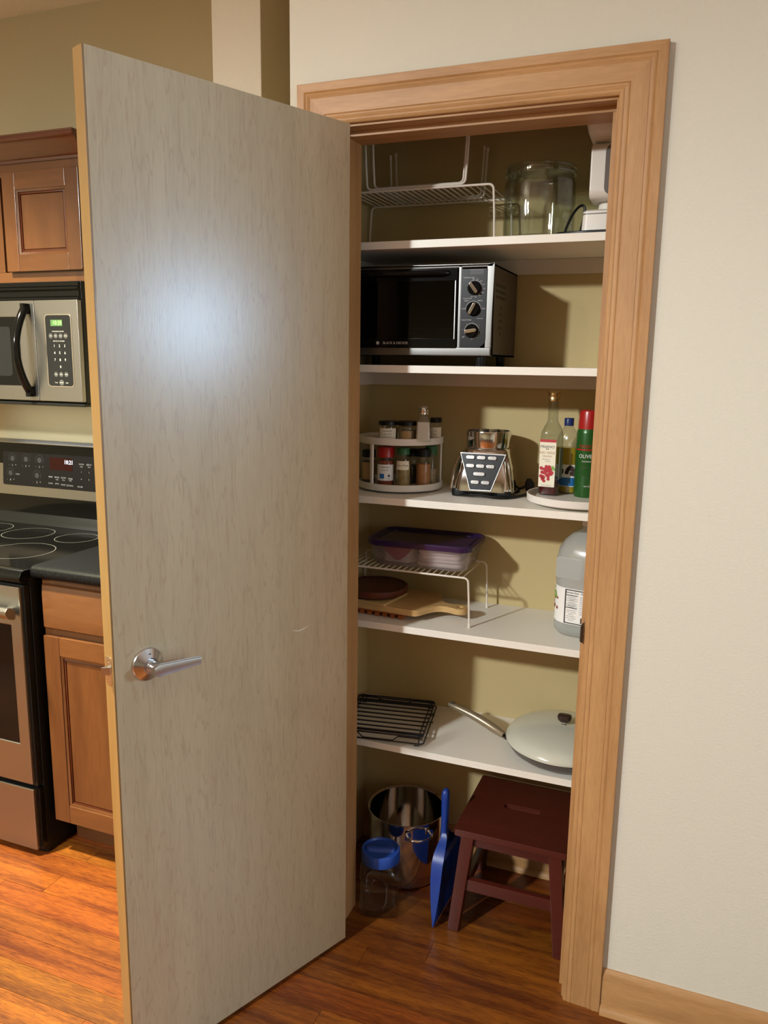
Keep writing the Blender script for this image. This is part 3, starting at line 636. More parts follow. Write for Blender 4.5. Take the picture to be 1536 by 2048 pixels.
# blender base
def blender_base():
    t = thing('blender_base', 'chrome blender base with push buttons and no jug', 'blender', (.245, .345, z3), R_(2))
    L = lambda n, m, ma, par=t, **k: obj(n, m, ma, par, local=True, **k)
    b = MB(); sx = lambda u: 1
    S1 = []
    for z, w_, d_, y in ((.016, .168, .150, 0), (.030, .166, .150, 0), (.060, .156, .142, .002), (.090, .142, .132, .004), (.112, .130, .124, .006), (.121, .122, .118, .006), (.126, .110, .108, .006)):
        S1.append(sec(w_, d_, .030 if z < .11 else .035, z, (0, y), n=6))
    L('housing', b.loft(S1), 'chrome', ang=50)
    L('collar', MB().lathe([(.050, .124), (.0570, .127), (.0585, .130), (.0600, .168), (.0590, .172), (.0555, .172), (.0545, .140), (0, .138)], (0, .006, 0), 56), 'chrome', ang=30)
    for a in (20, 110, 200, 290): L('collar_lug', MB().extr(rr(.012, .016, .002), (.052*math.cos(R_(a)), .006+.052*math.sin(R_(a)), .160), (-math.sin(R_(a)), math.cos(R_(a)), 0), Z, (math.cos(R_(a)), math.sin(R_(a)), 0), -.006, .004), 'black')
    L('drive_socket', MB().lathe([(.018, .138), (.016, .152), (0, .152)], (0, .006, 0), 16), 'black')
    for sx_ in (-1, 1):
        for y in (-.055, .06): L('foot', MB().loft([sec(.045, .035, .014, .0003, (sx_*.058, y)), sec(.050, .040, .016, .010, (sx_*.058, y)), sec(.046, .036, .014, .020, (sx_*.056, y))]), 'black')
    L('bottom_pan', MB().loft([sec(.150, .130, .03, .008), sec(.156, .138, .03, .018)]), 'black')
    # control face: sloped trapezium
    p0 = Vector((0, -.0765, .018)); p1 = Vector((0, -.0560, .116)); V = (p1-p0).normalized(); N = Vector((0, -V.z, V.y)); ln = (p1-p0).length
    T = lambda top, bot, m=0: [(top/2-m, ln-m), (-top/2+m, ln-m), (-bot/2+m*.6, m), (bot/2-m*.6, m)]
    L('face_border', MB().ring(T(.124, .058), T(.124, .058, .0035), p0, X, V, N, -.004, .0035), 'steel', bevel=.0008)
    fp = L('button_panel', MB().extr(T(.124, .058, .003), p0, X, V, N, -.004, .0018), 'panel')
    rows = ((.088, (-.033, -.0035, .026), .0255), (.0655, (-.0315, -.0045, .0225), .0245), (.0445, (-.006,), .034), (.0225, (-.0155, .0125), .0245))
    tx = MB()
    for v, xs, wd in rows:
        for x in xs:
            q = p0+V*v+N*.0018
            L('button', MB().extr(rr(wd*.9, .0102, .0045), q+Vector((x, 0, 0)), X, V, N, 0, .0035), 'button', bevel=.001)
            disc(tx, q+Vector((x, 0, 0))+V*.0092+N*.0002, X, V, .001, 6)
            text(tx, {0: 'PULSE'}.get(0), .0028, q+Vector((x, 0, 0))+V*.0095+N*.0003, X, V)
    L('lettering', tx, 'print_dim', fp)
    tb = MB(); ctext(tb, 'Oster', .016, (0, .006), .0598, R_(-84), .150); L('lettering', tb, 'ink')
    for sx_ in (-1, 1): L('corner_rib', MB().tube([(sx_*.064, -.052, .105), (sx_*.074, -.066, .075), (sx_*.082, -.072, .020)], .003, 6), 'chrome')
    P = [(-.070, -.06, .004), (-.03, -.085, .006), (.0, -.082, .010), (.04, -.09, .005), (.075, -.075, .004), (.100, -.02, .0045), (.116, .02, .006), (.116, .045, .02), (.104, .055, .024), (.085, .05, .012), (.07, .03, .010)]
    Q = [Vector(P[0])]
    for i in range(len(P)-1):
        for k in range(1, 5): Q.append(Vector(P[i]).lerp(Vector(P[i+1]), k/4))
    for _ in range(3): Q = [Q[0]]+[(Q[i-1]+Q[i]*2+Q[i+1])/4 for i in range(1, len(Q)-1)]+[Q[-1]]
    L('power_cord', MB().tube(Q, .0034, 8), 'black')
    L('plug', MB().loft([sec(.022, .018, .005, .010, (.112, .040)), sec(.026, .020, .006, .030, (.110, .044)), sec(.012, .012, .004, .042, (.108, .046))]), 'black')
blender_base()

# white round tray
tr = thing('round_tray', 'low white round turntable under the bottles on the middle shelf', 'turntable', (.503, .294, z3))
obj('tray', MB().lathe([(0, .0003), (.09, .0003), (.09, .006), (.130, .006), (.134, .009), (.135, .024), (.1335, .026), (.1315, .025), (.130, .013), (0, .012)], n=72), 'white_plastic', tr, local=True)
zt = z3+.0122
# square bottle of red wine vinegar
def vinegar():
    t = thing('vinegar_bottle', 'tall square glass bottle of red wine vinegar with a gold cap', 'bottle', (.418, .330, zt), R_(-4))
    L = lambda n, m, ma, par=t, **k: obj(n, m, ma, par, local=True, **k)
    w_ = .052
    L('bottle_glass', MB().loft([sec(w_*.9, w_*.9, .008, .0003), sec(w_, w_, .009, .005), sec(w_, w_, .010, .155), sec(w_*.97, w_*.97, .016, .166), sec(.040, .040, .016, .180), sec(.030, .030, .0148, .190), sec(.0265, .0265, .0131, .198), sec(.0265, .0265, .0131, .222), sec(.0305, .0305, .015, .2235), sec(.0305, .0305, .015, .2255), sec(.0265, .0265, .0131, .227), sec(.0260, .0260, .0129, .248)]), 'green_glass')
    L('vinegar', MB().loft([sec(w_-.006, w_-.006, .008, .004), sec(w_-.005, w_-.005, .008, .008), sec(w_-.005, w_-.005, .008, .042)]), 'vinegar')
    L('cap', MB().lathe([(.0150, .244), (.0155, .246), (.0155, .255), (.0148, .256), (.0155, .257), (.0155, .268), (.014, .270), (0, .270)], n=30), 'gold')
    y = -w_/2-.0004
    lb = L('label', MB().box(-.024, .018, y-.0004, y+.0002, .024, .140), 'paper')
    L('label_band', MB().box(-.0242, .0182, y-.0007, y-.0003, .140, .147), 'ink_red', lb)
    b = MB(); O = lambda x, z: (x, y-.0008, z)
    text(b, 'PRIANO', .0098, O(-.004, .128), X, Z, 1.05); text(b, '♥ ♥', .003, O(-.004, .122), X, Z); text(b, 'with grapes and', .0032, O(-.007, .096), X, Z); text(b, 'oak flavor', .0032, O(-.002, .091), X, Z); text(b, '16.9 FL OZ (500 mL)', .0030, O(-.004, .028), X, Z)
    L('lettering', b, 'ink', lb)
    b = MB(); text(b, 'RED WINE', .0095, O(-.004, .1125), X, Z, .9); text(b, 'VINEGAR', .0060, O(-.004, .1035), X, Z); L('title', b, 'ink_tan', lb)
    g = MB(); r = random.Random(3)
    for i in range(26):
        u, v = r.uniform(-.019, .013), r.uniform(.038, .080)
        if (u+.003)*.9 > (v-.036)*.6: continue
        disc(g, (u, y-.0008-.00003*i, v), X, Z, .0040, 14)
    for u, v in ((-.018, .052), (-.012, .050), (-.015, .062), (-.007, .060), (0, .066), (-.009, .070), (.006, .070), (-.017, .072), (.010, .062), (-.013, .044), (.002, .056)): disc(g, (u, y-.0016, v), X, Z, .0046, 14)
    L('grape_print', g, 'ink_red', lb)
    g = MB()
    for u, v in ((.012, .076), (.015, .071)): disc(g, (u, y-.0014, v), X, Z, .004, 6)
    L('leaf_print', g, 'ink_green', lb)
    L('side_label', MB().box(w_/2, w_/2+.0006, -.019, .019, .045, .125), 'slate')
vinegar()
# oil bottle
t = thing('oil_bottle', 'clear plastic bottle of yellow oil with a blue cap, behind the vinegar', 'bottle', (.4515, .384, zt), R_(-10))
L = lambda n, m, ma, par=t, **k: obj(n, m, ma, par, local=True, **k)
L('bottle_plastic', MB().loft([sec(.060, .046, .014, .0003), sec(.062, .048, .016, .005), sec(.060, .046, .016, .050), sec(.062, .048, .018, .110), sec(.058, .044, .020, .140), sec(.042, .034, .016, .163), sec(.024, .024, .011, .176), sec(.022, .022, .0105, .182)]), 'pet')
L('oil', MB().loft([sec(.056, .042, .014, .004), sec(.056, .042, .014, .012), sec(.055, .041, .014, .050), sec(.057, .043, .016, .122)]), 'oil')
L('cap', MB().lathe([(.0125, .179), (.0125, .197), (.0115, .199), (0, .199)], n=26), 'navy')
lb = L('label', MB().loft([sec(.0625, .0485, .016, .020), sec(.0610, .0470, .016, .050), sec(.0625, .0485, .016, .078)]), 'paper_white')
L('label_blue', MB().loft([sec(.0630, .0490, .016, .022), sec(.0617, .0477, .016, .044)]), 'ink_blue', lb)
b = MB(); r = random.Random(5)
for i in range(9): disc(b, (r.uniform(-.006, .026), -.0246-.0001*i, .062+r.uniform(-.009, .011)), X, Z, .0055, 12)
L('berry_print', b, 'knob_brown', lb)
# olive oil spray
t = thing('spray_can', 'green spray can of olive oil with a red cap', 'can', (.5085, .345, zt))
L = lambda n, m, ma, par=t, **k: obj(n, m, ma, par, local=True, **k)
L('can', MB().lathe([(0, .0003), (.0285, .0003), (.0300, .003), (.0300, .165), (.0295, .170), (.0270, .1755), (.0265, .178)], n=40), 'green_can')
L('cap', MB().lathe([(.0272, .176), (.0272, .182), (.0255, .215), (.0240, .221), (.020, .224), (0, .225)], n=40), 'red_cap')
b = MB(); ctext(b, 'OLIVE OIL', .0135, (0, 0), .0305, R_(-72), .107, .95); ctext(b, 'COOKING SPRAY', .005, (0, 0), .0305, R_(-72), .094); ctext(b, 'NO STICK', .005, (0, 0), .0305, R_(-72), .030); L('lettering', b, 'salt')
b = MB(); cpatch(b, (0, 0), .0302, R_(-150), R_(-20), .122, .126)
ctext(b, 'natural', .0155, (0, 0), .0305, R_(-88), .134); L('script', b, 'red_cap')
b = MB()
for k in range(28):
    a0 = 2*PI*k/28; a1 = 2*PI*(k+1)/28; vs = []
    for a, q in ((a0, .014), (a0, .0128), (a1, .0128), (a1, .014)):
        u, v = q*math.cos(a), q*math.sin(a); th = R_(-88)+u/.0304; vs.append((.0304*math.cos(th), .0304*math.sin(th), .066+v))
    b.add(vs, [(0, 1, 2, 3)])
L('emblem', b, 'print_dim')

# ================================================================ FOURTH SHELF
z4 = ZS[3]
wire_rack('white wire rack over the cutting boards, carrying the purple-lidded tub', -.137, .2365, -.0955, .0975, .1350, (0, .3160, z4+.0002), 'white wire racks')
# stack below it
def board_thing():
    t = thing('trivet', 'orange-brown slatted wooden trivet under the cutting board', 'trivet', (-.045, .290, z4), R_(-3), 'boards stacked under the rack')
    for k, yy in enumerate((-.066, .066)): obj('rail', MB().box(-.100, .105, yy-.007, yy+.007, .0105, .0195), 'trivet', t, local=True, bevel=.001)
    base = None
    for k in range(9):
        x = -.090+.0235*k
        if base is None: base = obj('slat', MB().box(-.0065, .0065, -.073, .073, .0003, .0102), 'trivet', t, local=True, bevel=.001); base.location = (x, 0, 0)
        else: c = base.copy(); C.objects.link(c); c.location = (x, 0, 0)
    t = thing('cutting_board', 'pale wooden cutting board with a holed handle, under the wire rack', 'cutting board', (-.02, .296, z4+.0198), R_(-5), 'boards stacked under the rack')
    hw = .0935
    P = [(.135, hw-.012), (.130, hw-.004), (.120, hw), (-.120, hw), (-.125, hw-.005), (-.125, -hw+.005), (-.120, -hw), (.120, -hw), (.130, -hw+.004), (.135, -hw+.012)]
    P2 = [(.146, -.052), (.158, -.030), (.172, -.018), (.190, -.0155), (.205, -.019), (.218, -.0225)]+[(.222+.0225*math.cos(R_(a)), .0225*math.sin(R_(a))) for a in range(-80, 81, 20)]+[(.218, .0225), (.205, .019), (.190, .0155), (.172, .018), (.158, .030), (.146, .052)]
    out = P+P2
    n = len(out); hole = []
    # the hole is a bridged ring around the handle end
    b = MB(); th = .0165
    bm = bmesh.new()
    vo = [bm.verts.new((x, y, 0)) for x, y in out]; ho = [bm.verts.new((.222+.0095*math.cos(2*PI*i/16), .0095*math.sin(2*PI*i/16), 0)) for i in range(16)]
    eo = [bm.edges.new((vo[i], vo[(i+1) % n])) for i in range(n)]; eh = [bm.edges.new((ho[i], ho[(i+1) % 16])) for i in range(16)]
    bmesh.ops.triangle_fill(bm, use_beauty=True, use_dissolve=False, edges=eo+eh)
    ex = bmesh.ops.extrude_face_region(bm, geom=bm.faces[:]); bmesh.ops.translate(bm, verts=[v for v in ex['geom'] if isinstance(v, bmesh.types.BMVert)], vec=(0, 0, th))
    bm.verts.index_update(); b.add([v.co.copy() for v in bm.verts], [tuple(v.index for v in f.verts) for f in bm.faces]); bm.free()
    obj('board', b, 'board', t, local=True)
    t = thing('bamboo_board', 'thin square bamboo board lying on the cutting board', 'cutting board', (-.060, .270, z4+.0370), R_(-9), 'boards stacked under the rack')
    obj('board', MB().extr(rr(.165, .135, .004), (0, 0, 0), X, Y, Z, 0, .008), 'bamboo', t, local=True, bevel=.0008)
    t = thing('round_board', 'dark brown round wooden board on top of the boards', 'cutting board', (-.054, .288, z4+.0454), 0, 'boards stacked under the rack')
    obj('board', MB().lathe([(0, 0), (.080, 0), (.0905, .006), (.0925, .014), (.0925, .022), (.0905, .024), (.0865, .024), (.084, .021), (0, .021)], n=60), 'dark_board', t, local=True)
board_thing()
# tub with purple lid
def tub():
    z = z4+.1381
    c = (.080, .337); rz = R_(-1)
    t = thing('storage_tub', 'rectangular clear tub with a purple lid on the wire rack', 'food container', (c[0], c[1], z), R_(1.5))
    L = lambda n, m, ma, par=t, **k: obj(n, m, ma, par, local=True, **k)
    out = [(.262, .158, .0003), (.270, .166, .006), (.286, .184, .050), (.290, .188, .062)]
    S1 = [sec(a, b_, .032, q, n=7) for a, b_, q in out]+[sec(a-.003, b_-.003, .031, q+.0015, n=7) for a, b_, q in out[::-1]]
    L('tub', MB().loft(S1), 'tub', ang=45)
    ld = L('lid', MB().loft([sec(.294, .192, .034, .056, n=7), sec(.304, .202, .038, .0585, n=7), sec(.306, .204, .038, .0700, n=7), sec(.302, .200, .037, .0735, n=7), sec(.290, .188, .034, .0740, n=7), sec(.284, .182, .032, .0700, n=7), sec(.276, .174, .030, .0665, n=7)]), 'purple', ang=30)
    L('lid_rib', MB().loft([sec(.266, .164, .028, .0664, n=7), sec(.266, .164, .028, .0685, n=7), sec(.258, .156, .026, .0685, n=7), sec(.258, .156, .026, .0664, n=7)], cap0=False, cap1=False), 'purple', ld)
    W = MW[t]
    # folded white cloths, right; open white bag with something crimson in it, left
    t2 = thing('cloth_bundle', 'folded white cloths at the right inside the purple-lidded tub', 'cloth', tuple(W @ Vector((.055, 0, .004))), R_(1.5))
    for k in range(5):
        o = obj('fold', MB().loft([sec(.126-.003*k, .132-.004*(k % 2), .016, .0105*k+.0008, (.002*(k % 2), 0), n=4), sec(.132-.003*k, .138, .02, .0105*k+.0055, n=4), sec(.126-.003*k, .132, .016, .0105*k+.0105, n=4)]), 'cloth', t2, local=True)
    t3 = thing('white_bag', 'open white bag at the left inside the purple-lidded tub', 'bag', tuple(W @ Vector((-.070, 0, .004))), R_(1.5))
    S3 = []; rn = random.Random(4)
    for k in range(7):
        z_ = .0008+.0072*k; row = []
        for i in range(36):
            a = 2*PI*i/36; rx, ry = .052-.0005*k, .058; zz_ = z_+(.012*math.sin(a*2+1)*k/6)
            q = 1+.03*math.sin(5*a+k)+.02*math.sin(11*a)
            se = (abs(math.cos(a))**3+abs(math.sin(a))**3)**(-1/3)
            row.append(Vector((rx*q*se*math.cos(a)*.95, ry*q*se*math.sin(a)*.95, max(.0008, min(zz_, .052)))))
        S3.append(row)
    bot = [Vector((v.x*.7, v.y*.7, .0005)) for v in S3[0]]
    inn = [Vector((v.x*.8, v.y*.8, v.z-.006)) for v in S3[-1]]
    obj('bag', MB().loft([bot]+S3+[inn]), 'cloth', t3, local=True, ang=70)
    t4 = thing('crimson_packet', 'crimson packet poking out of the white bag inside the tub', 'packet', tuple(W @ Vector((-.066, -.079, .020))), R_(1.5))
    P = [(-.036, .036), (-.031, .022), (-.014, .010), (.000, -.002), (.012, -.003), (.026, .006), (.040, .020), (.050, .036)]
    obj('packet', MB().extr(P, (0, 0, 0), X, Z, (0, -1, 0), -.012, .004), 'red_cloth', t4, local=True, bevel=.003)
tub()
# clear gallon jug
def jug():
    c = (.531, .318)
    t = thing('water_jug', 'tall translucent gallon jug with a nutrition label, right end of the shelf', 'jug', (c[0], c[1], z4), R_(-13))
    L = lambda n, m, ma, par=t, **k: obj(n, m, ma, par, local=True, **k)
    w_ = .148
    S1 = [sec(w_*.86, w_*.86, .045, .0003, n=8), sec(w_*.97, w_*.97, .052, .010, n=8), sec(w_, w_, .052, .026, n=8), sec(w_*.985, w_*.985, .052, .032, n=8), sec(w_*.985, w_*.985, .052, .134, n=8), sec(w_, w_, .052, .142, n=8), sec(w_, w_, .052, .200, n=8), sec(w_*.95, w_*.95, .055, .226, n=8), sec(w_*.80, w_*.80, .055, .248, n=8), sec(w_*.55, w_*.55, .038, .266, n=8), sec(.042, .042, .0205, .277, n=8), sec(.040, .040, .0198, .288, n=8)]
    L('jug', MB().loft(S1), 'milky', ang=60)
    L('grip_panel', MB().extr(rr(.070, .056, .008), (-.024, -w_/2+.0012, .182), X, Z, (0, -1, 0), -.003, .0014), 'milky', bevel=.002)
    L('cap', MB().lathe([(.0215, .286), (.0215, .301), (.020, .303), (0, .303)], n=30), 'white_plastic')
    lb = L('label', MB().loft([sec(w_*.985+.0012, w_*.985+.0012, .052, .036, n=8), sec(w_*.985+.0012, w_*.985+.0012, .052, .130, n=8)]), 'paper_white')
    y = -w_*.985/2-.0012
    b = MB(); x0, x1 = -.030, .045
    b.ring(rect(x0, x1, .038, .128), rect(x0+.0022, x1-.0022, .0402, .1258), (0, y, 0), X, Z, (0, -1, 0), -.0002, .0006)
    O = lambda x, z: (x, y-.0006, z)
    text(b, 'Nutrition Facts', .0066, O(-.0115, .1205), X, Z, .9)
    for k, (z_, h_) in enumerate(((.1125, .0018), (.104, .0006), (.099, .0006), (.0905, .0006), (.085, .0006), (.0795, .0018))): b.box(-.0265, .0035, y-.0007, y-.0003, z_, z_+h_)
    for k, s in enumerate(('Serving Size 8 fl oz', 'Calories 0', 'Total Fat 0g  0%', 'Sodium 0mg  0%', 'Protein 0g')): text(b, s, .0036, O(-.0115, (.1085, .1015, .0945, .0875, .0822)[k]), X, Z, .8)
    for k in range(6): text(b, ('keep cap tightly closed', 'store in a cool dry place', 'distilled water')[k % 3], .0032, O(-.0115, .074-.0052*k), X, Z, .8)
    for k in range(14): b.box(.014+.0018*k, .0148+.0018*k+(k % 3)*.0003, y-.0007, y-.0003, .0425, .0575)
    L('print', b, 'ink', lb)
    b = MB(); text(b, 'WATER', .0060, O(.022, .1205), X, Z)
    for k in range(9): text(b, 'purified and bottled', .0036, O(.022, .112-.0056*k), X, Z, .8)
    L('fine_print', b, 'ink_navy', lb)
    # picture on the left face of the label
    g = MB(); rg = random.Random(9)
    xs = -w_*.985/2-.0008; cr_ = .052
    def corner(a, z_):   # rounded front-left corner of the jug
        cx_, cy_ = -w_*.985/2+cr_, -w_*.985/2+cr_; rr_ = cr_+.0018
        return (cx_-rr_*math.cos(a), cy_-rr_*math.sin(a), z_)
    def blob(mb, a, z_, r_, n=9):
        mb.add([corner(a+r_*math.cos(2*PI*i/n)/cr_, z_+r_*math.sin(2*PI*i/n)) for i in range(n)], [tuple(range(n))])
    gb = MB(); rb = MB(); nb = MB()
    for i in range(16): blob(gb, R_(rg.uniform(14, 46)), rg.uniform(.098, .126), rg.uniform(.003, .006), 6)
    for i in range(9): blob(rb, R_(rg.uniform(8, 52)), rg.uniform(.070, .098), rg.uniform(.003, .0055), 8)
    blob(nb, R_(6), .076, .010); blob(nb, R_(12), .066, .006)
    L('leaf_print', gb, 'ink_green', lb); L('fruit_print', rb, 'paprika', lb); L('shade_print', nb, 'ink_navy', lb)
jug()

# ================================================================ LOWEST SHELF
z5 = ZS[4]
def broiler_rack():
    t = thing('broiler_rack', 'black wire oven rack lying on the lowest shelf', 'rack', (-.006, .288, z5), R_(9.5))
    L = lambda n, m, ma, par=t, **k: obj(n, m, ma, par, local=True, **k)
    hw, hd, z = .118, .122, .026
    def loop(w_, d_, z_, r=.012):
        return [(x, y, z_) for x, y in rr(w_*2, d_*2, r, 5)]
    L('rim', MB().tube(loop(hw, hd, z), .0024, 8, closed=True), 'wire_black')
    L('lower_rim', MB().tube(loop(hw+.004, hd+.008, .010), .0022, 8, closed=True), 'wire_black')
    base = None
    for k in range(9):
        y = -hd+.014+k*(2*hd-.028)/8; r = .0040 if k in (0, 7) else .0023
        L('bar', MB().tube([(-hw-.002, y, z+.001), (hw+.002, y, z+.001)], r, 7), 'wire_black')
    for x in (hw-.012, -hw+.012): L('cross_bar', MB().tube([(x, -hd, z-.003), (x, hd, z-.003)], .0021, 7), 'wire_black')
    for s in (-1, 1):
        P = [(-hw, s*hd, z-.004), (-hw*.55, s*hd, z-.004), (-hw*.42, s*(hd+.006), .012), (hw*.30, s*(hd+.006), .012), (hw*.42, s*hd, z-.004), (hw, s*hd, z-.004)]
        L('side_wire', MB().tube(P, .0020, 7), 'wire_black')
    for x in (-hw+.02, hw-.01):
        for s in (-1, 1): L('leg', MB().tube([(x, s*hd, z), (x, s*(hd+.003), .0022), (x-.012, s*(hd+.003), .0022)], .0020, 7), 'wire_black')
    L('hook', MB().tube([(hw, .02, z), (hw+.012, .022, z+.002), (hw+.010, .032, z+.002), (hw-.004, .034, z)], .0019, 7).tube([(hw, -.02, z), (hw+.014, -.018, z-.002)], .0019, 7), 'wire_black')
broiler_rack()
def pan():
    c = Vector((.496, .301, z5))
    t = thing('frying_pan', 'wide frying pan with a bronze handle on the lowest shelf', 'pan', tuple(c))
    L = lambda n, m, ma, par=t, **k: obj(n, m, ma, par, local=True, **k)
    L('pan_body', MB().lathe([(0, .0003), (.106, .0003), (.122, .004), (.141, .018), (.151, .034), (.1540, .037), (.1515, .038), (.147, .033), (.136, .018), (.118, .007), (0, .004)], n=80), 'pan_body')
    tip = Vector((.168, .306, z5+.083)); end = Vector((.337, .272, z5+.036)); 
    tipl = tip-c; endl = end-c
    rim = Vector((-.150, -.020, .028))
    L('bracket', MB().tube([rim+Vector((.004, 0, -.004)), rim+Vector((-.006, -.002, .0)), endl+Vector((-.004, 0, .001))], [.007, .0065, .0055], 10, flat=.6), 'steel_dark')
    P = [endl.lerp(tipl, k/12)+Vector((0, 0, .007*math.sin(PI*k/12))) for k in range(13)]
    h = L('handle', MB().tube(P, [.0095, .0112, .0120, .0122, .0122, .0120, .0116, .0112, .0106, .0100, .0094, .0086, .0050], 16), 'pan_handle')
    q = P[11]; L('hang_hole', MB().tube([q+Vector((.004, -.0015, .0085)), q+Vector((-.006, .001, .0100))], .0034, 10), 'knob_brown', h)
    t2 = thing('pan_lid', 'pale domed enamel lid with a dark knob, on the frying pan', 'lid', (c[0], c[1], z5+.0382))
    o = obj('lid', MB().lathe([(.151, 0), (.1548, .0015), (.1555, .004), (.1530, .010), (.143, .022), (.134, .0275), (.120, .0325), (.095, .0385), (.060, .0440), (.025, .0468), (0, .0472), ], n=80), 'pan_lid', t2, local=True, ang=50)
    k = obj('knob_stem', MB().lathe([(.009, .0460), (.006, .049), (.006, .058)], n=18), 'chrome', t2, local=True)
    obj('knob', MB().loft([sec(.022, .016, .006, .054), sec(.034, .024, .009, .060), sec(.038, .027, .010, .068), sec(.035, .024, .009, .0725), sec(.026, .017, .006, .0745)]), 'knob_brown', t2, local=True)
pan()

# ================================================================ PANTRY FLOOR
def stool():
    t = thing('step_stool', 'dark mahogany step stool under the lowest shelf', 'stool', (.397, .275, 0))
    L = lambda n, m, ma, par=t, **k: obj(n, m, ma, par, local=True, **k)
    zt_, hw, hd, th = .303, .150, .155, .018
    # seat with a hand slot
    bm = bmesh.new(); O = rr(2*hw, 2*hd, .006, 3); I = rr(.104, .020, .0098, 5, .0, .012)
    vo = [bm.verts.new((x, y, 0)) for x, y in O]; vi = [bm.verts.new((x, y, 0)) for x, y in I]
    ed = [bm.edges.new((vo[i], vo[(i+1) % len(vo)])) for i in range(len(vo))]+[bm.edges.new((vi[i], vi[(i+1) % len(vi)])) for i in range(len(vi))]
    bmesh.ops.triangle_fill(bm, use_beauty=True, use_dissolve=False, edges=ed)
    ex = bmesh.ops.extrude_face_region(bm, geom=bm.faces[:]); bmesh.ops.translate(bm, verts=[v for v in ex['geom'] if isinstance(v, bmesh.types.BMVert)], vec=(0, 0, th))
    bmesh.ops.translate(bm, verts=bm.verts, vec=(0, 0, zt_-th)); bm.verts.index_update()
    b = MB().add([v.co.copy() for v in bm.verts], [tuple(v.index for v in f.verts) for f in bm.faces]); bm.free()
    L('seat', b, 'mahogany', bevel=.0075, seg=4)
    for sx in (-1, 1):
        for sy in (-1, 1):
            tx, ty, bx, by = sx*(hw-.034), sy*(hd-.036), sx*(hw-.006), sy*(hd-.012)
            L('leg', MB().loft([[Vector((bx+u*.0155, by+v*.0155, .0003)) for u, v in ((1, 1), (-1, 1), (-1, -1), (1, -1))], [Vector((tx+u*.0175, ty+v*.0175, zt_-th)) for u, v in ((1, 1), (-1, 1), (-1, -1), (1, -1))]]), 'mahogany', bevel=.002)
    for s in (-1, 1):
        L('apron', MB().box(-hw+.045, hw-.045, s*(hd-.038)-.008, s*(hd-.038)+.008, zt_-th-.040, zt_-th), 'mahogany', bevel=.001)
        L('apron', MB().box(s*(hw-.036)-.008, s*(hw-.036)+.008, -hd+.048, hd-.048, zt_-th-.040, zt_-th), 'mahogany', bevel=.001)
        L('stretcher', MB().box(-hw+.032, hw-.032, s*(hd-.025)-.009, s*(hd-.025)+.009, .118, .152), 'mahogany', bevel=.0015)
        L('stretcher', MB().box(s*(hw-.019)-.009, s*(hw-.019)+.009, -hd+.036, hd-.036, .085, .115), 'mahogany', bevel=.0015)
stool()
def dustpan():
    t = thing('dustpan', 'blue plastic dustpan standing on end against the stool', 'dustpan', (.205, .185, 0), R_(-3))
    L = lambda n, m, ma, par=t, **k: obj(n, m, ma, par, local=True, **k)
    # local y = width of the pan (receding), z = length, x = depth of the scoop
    S1 = []
    zs = [.004, .05, .10, .15, .19, .212, .228, .238, .25]
    hwid = [.082, .084, .084, .082, .074, .060, .036, .019, .0135]
    dep = [.002, .014, .024, .030, .032, .030, .024, .018, .012]
    for z_, h_, d_ in zip(zs, hwid, dep):
        o = [(-d_*.35-.0*abs(u), u*h_, z_) for u in (-1, -.6, -.2, .2, .6, 1)]
        n_ = [(d_*.65, h_, z_), (d_*.65, h_-.0026, z_), (-d_*.35+.0026, h_-.004, z_), (-d_*.35+.0026, -h_+.004, z_), (d_*.65, -h_+.0026, z_), (d_*.65, -h_, z_)]
        S1.append([Vector(p) for p in o+n_])
    L('pan', MB().loft(S1), 'blue_pan', ang=60)
    S2 = [[Vector((-.002+x, y, z_)) for x, y in rr(w_, d_, min(w_, d_)*.45, 4)] for z_, w_, d_ in ((.225, .018, .034), (.245, .019, .028), (.29, .019, .026), (.345, .020, .027), (.362, .020, .028), (.372, .014, .020), (.376, .006, .010))]
    L('handle', MB().loft(S2), 'blue_pan', ang=60)
    L('back_wall', MB().loft([[Vector((-.010, -.068, .196)), Vector((.020, -.068, .196)), Vector((.020, .068, .196)), Vector((-.010, .068, .196))], [Vector((-.008, -.058, .212)), Vector((.016, -.058, .212)), Vector((.016, .058, .212)), Vector((-.008, .058, .212))]]), 'blue_pan')
dustpan()
def stockpot():
    t = thing('stock_pot', 'large stainless steel pot behind the clear jar', 'pot', (.040, .330, 0))
    L = lambda n, m, ma, par=t, **k: obj(n, m, ma, par, local=True, **k)
    L('pot_body', MB().lathe([(0, .0003), (.100, .0003), (.110, .006), (.1125, .014), (.1125, .205), (.1175, .2085), (.1180, .2105), (.1160, .2115), (.1105, .207), (.1105, .014), (.104, .005), (0, .004)], n=80), 'chrome')
    for a in (-52, 128):
        d = Vector((math.cos(R_(a)), math.sin(R_(a)), 0)); e = Vector((-d.y, d.x, 0)); z_ = Vector((0, 0, .180))
        P = [d*.112+e*-.034+z_, d*.122+e*-.036+z_, d*.136+e*-.030+z_, d*.144+e*-.014+z_, d*.146+z_, d*.144+e*.014+z_, d*.136+e*.030+z_, d*.122+e*.036+z_, d*.112+e*.034+z_]
        L('loop_handle', MB().tube(P, .0042, 10), 'chrome')
        for s in (-1, 1): L('handle_plate', MB().extr(rr(.018, .024, .006), d*.1122+e*.034*s+z_, e, Z, d, 0, .003), 'chrome')
stockpot()
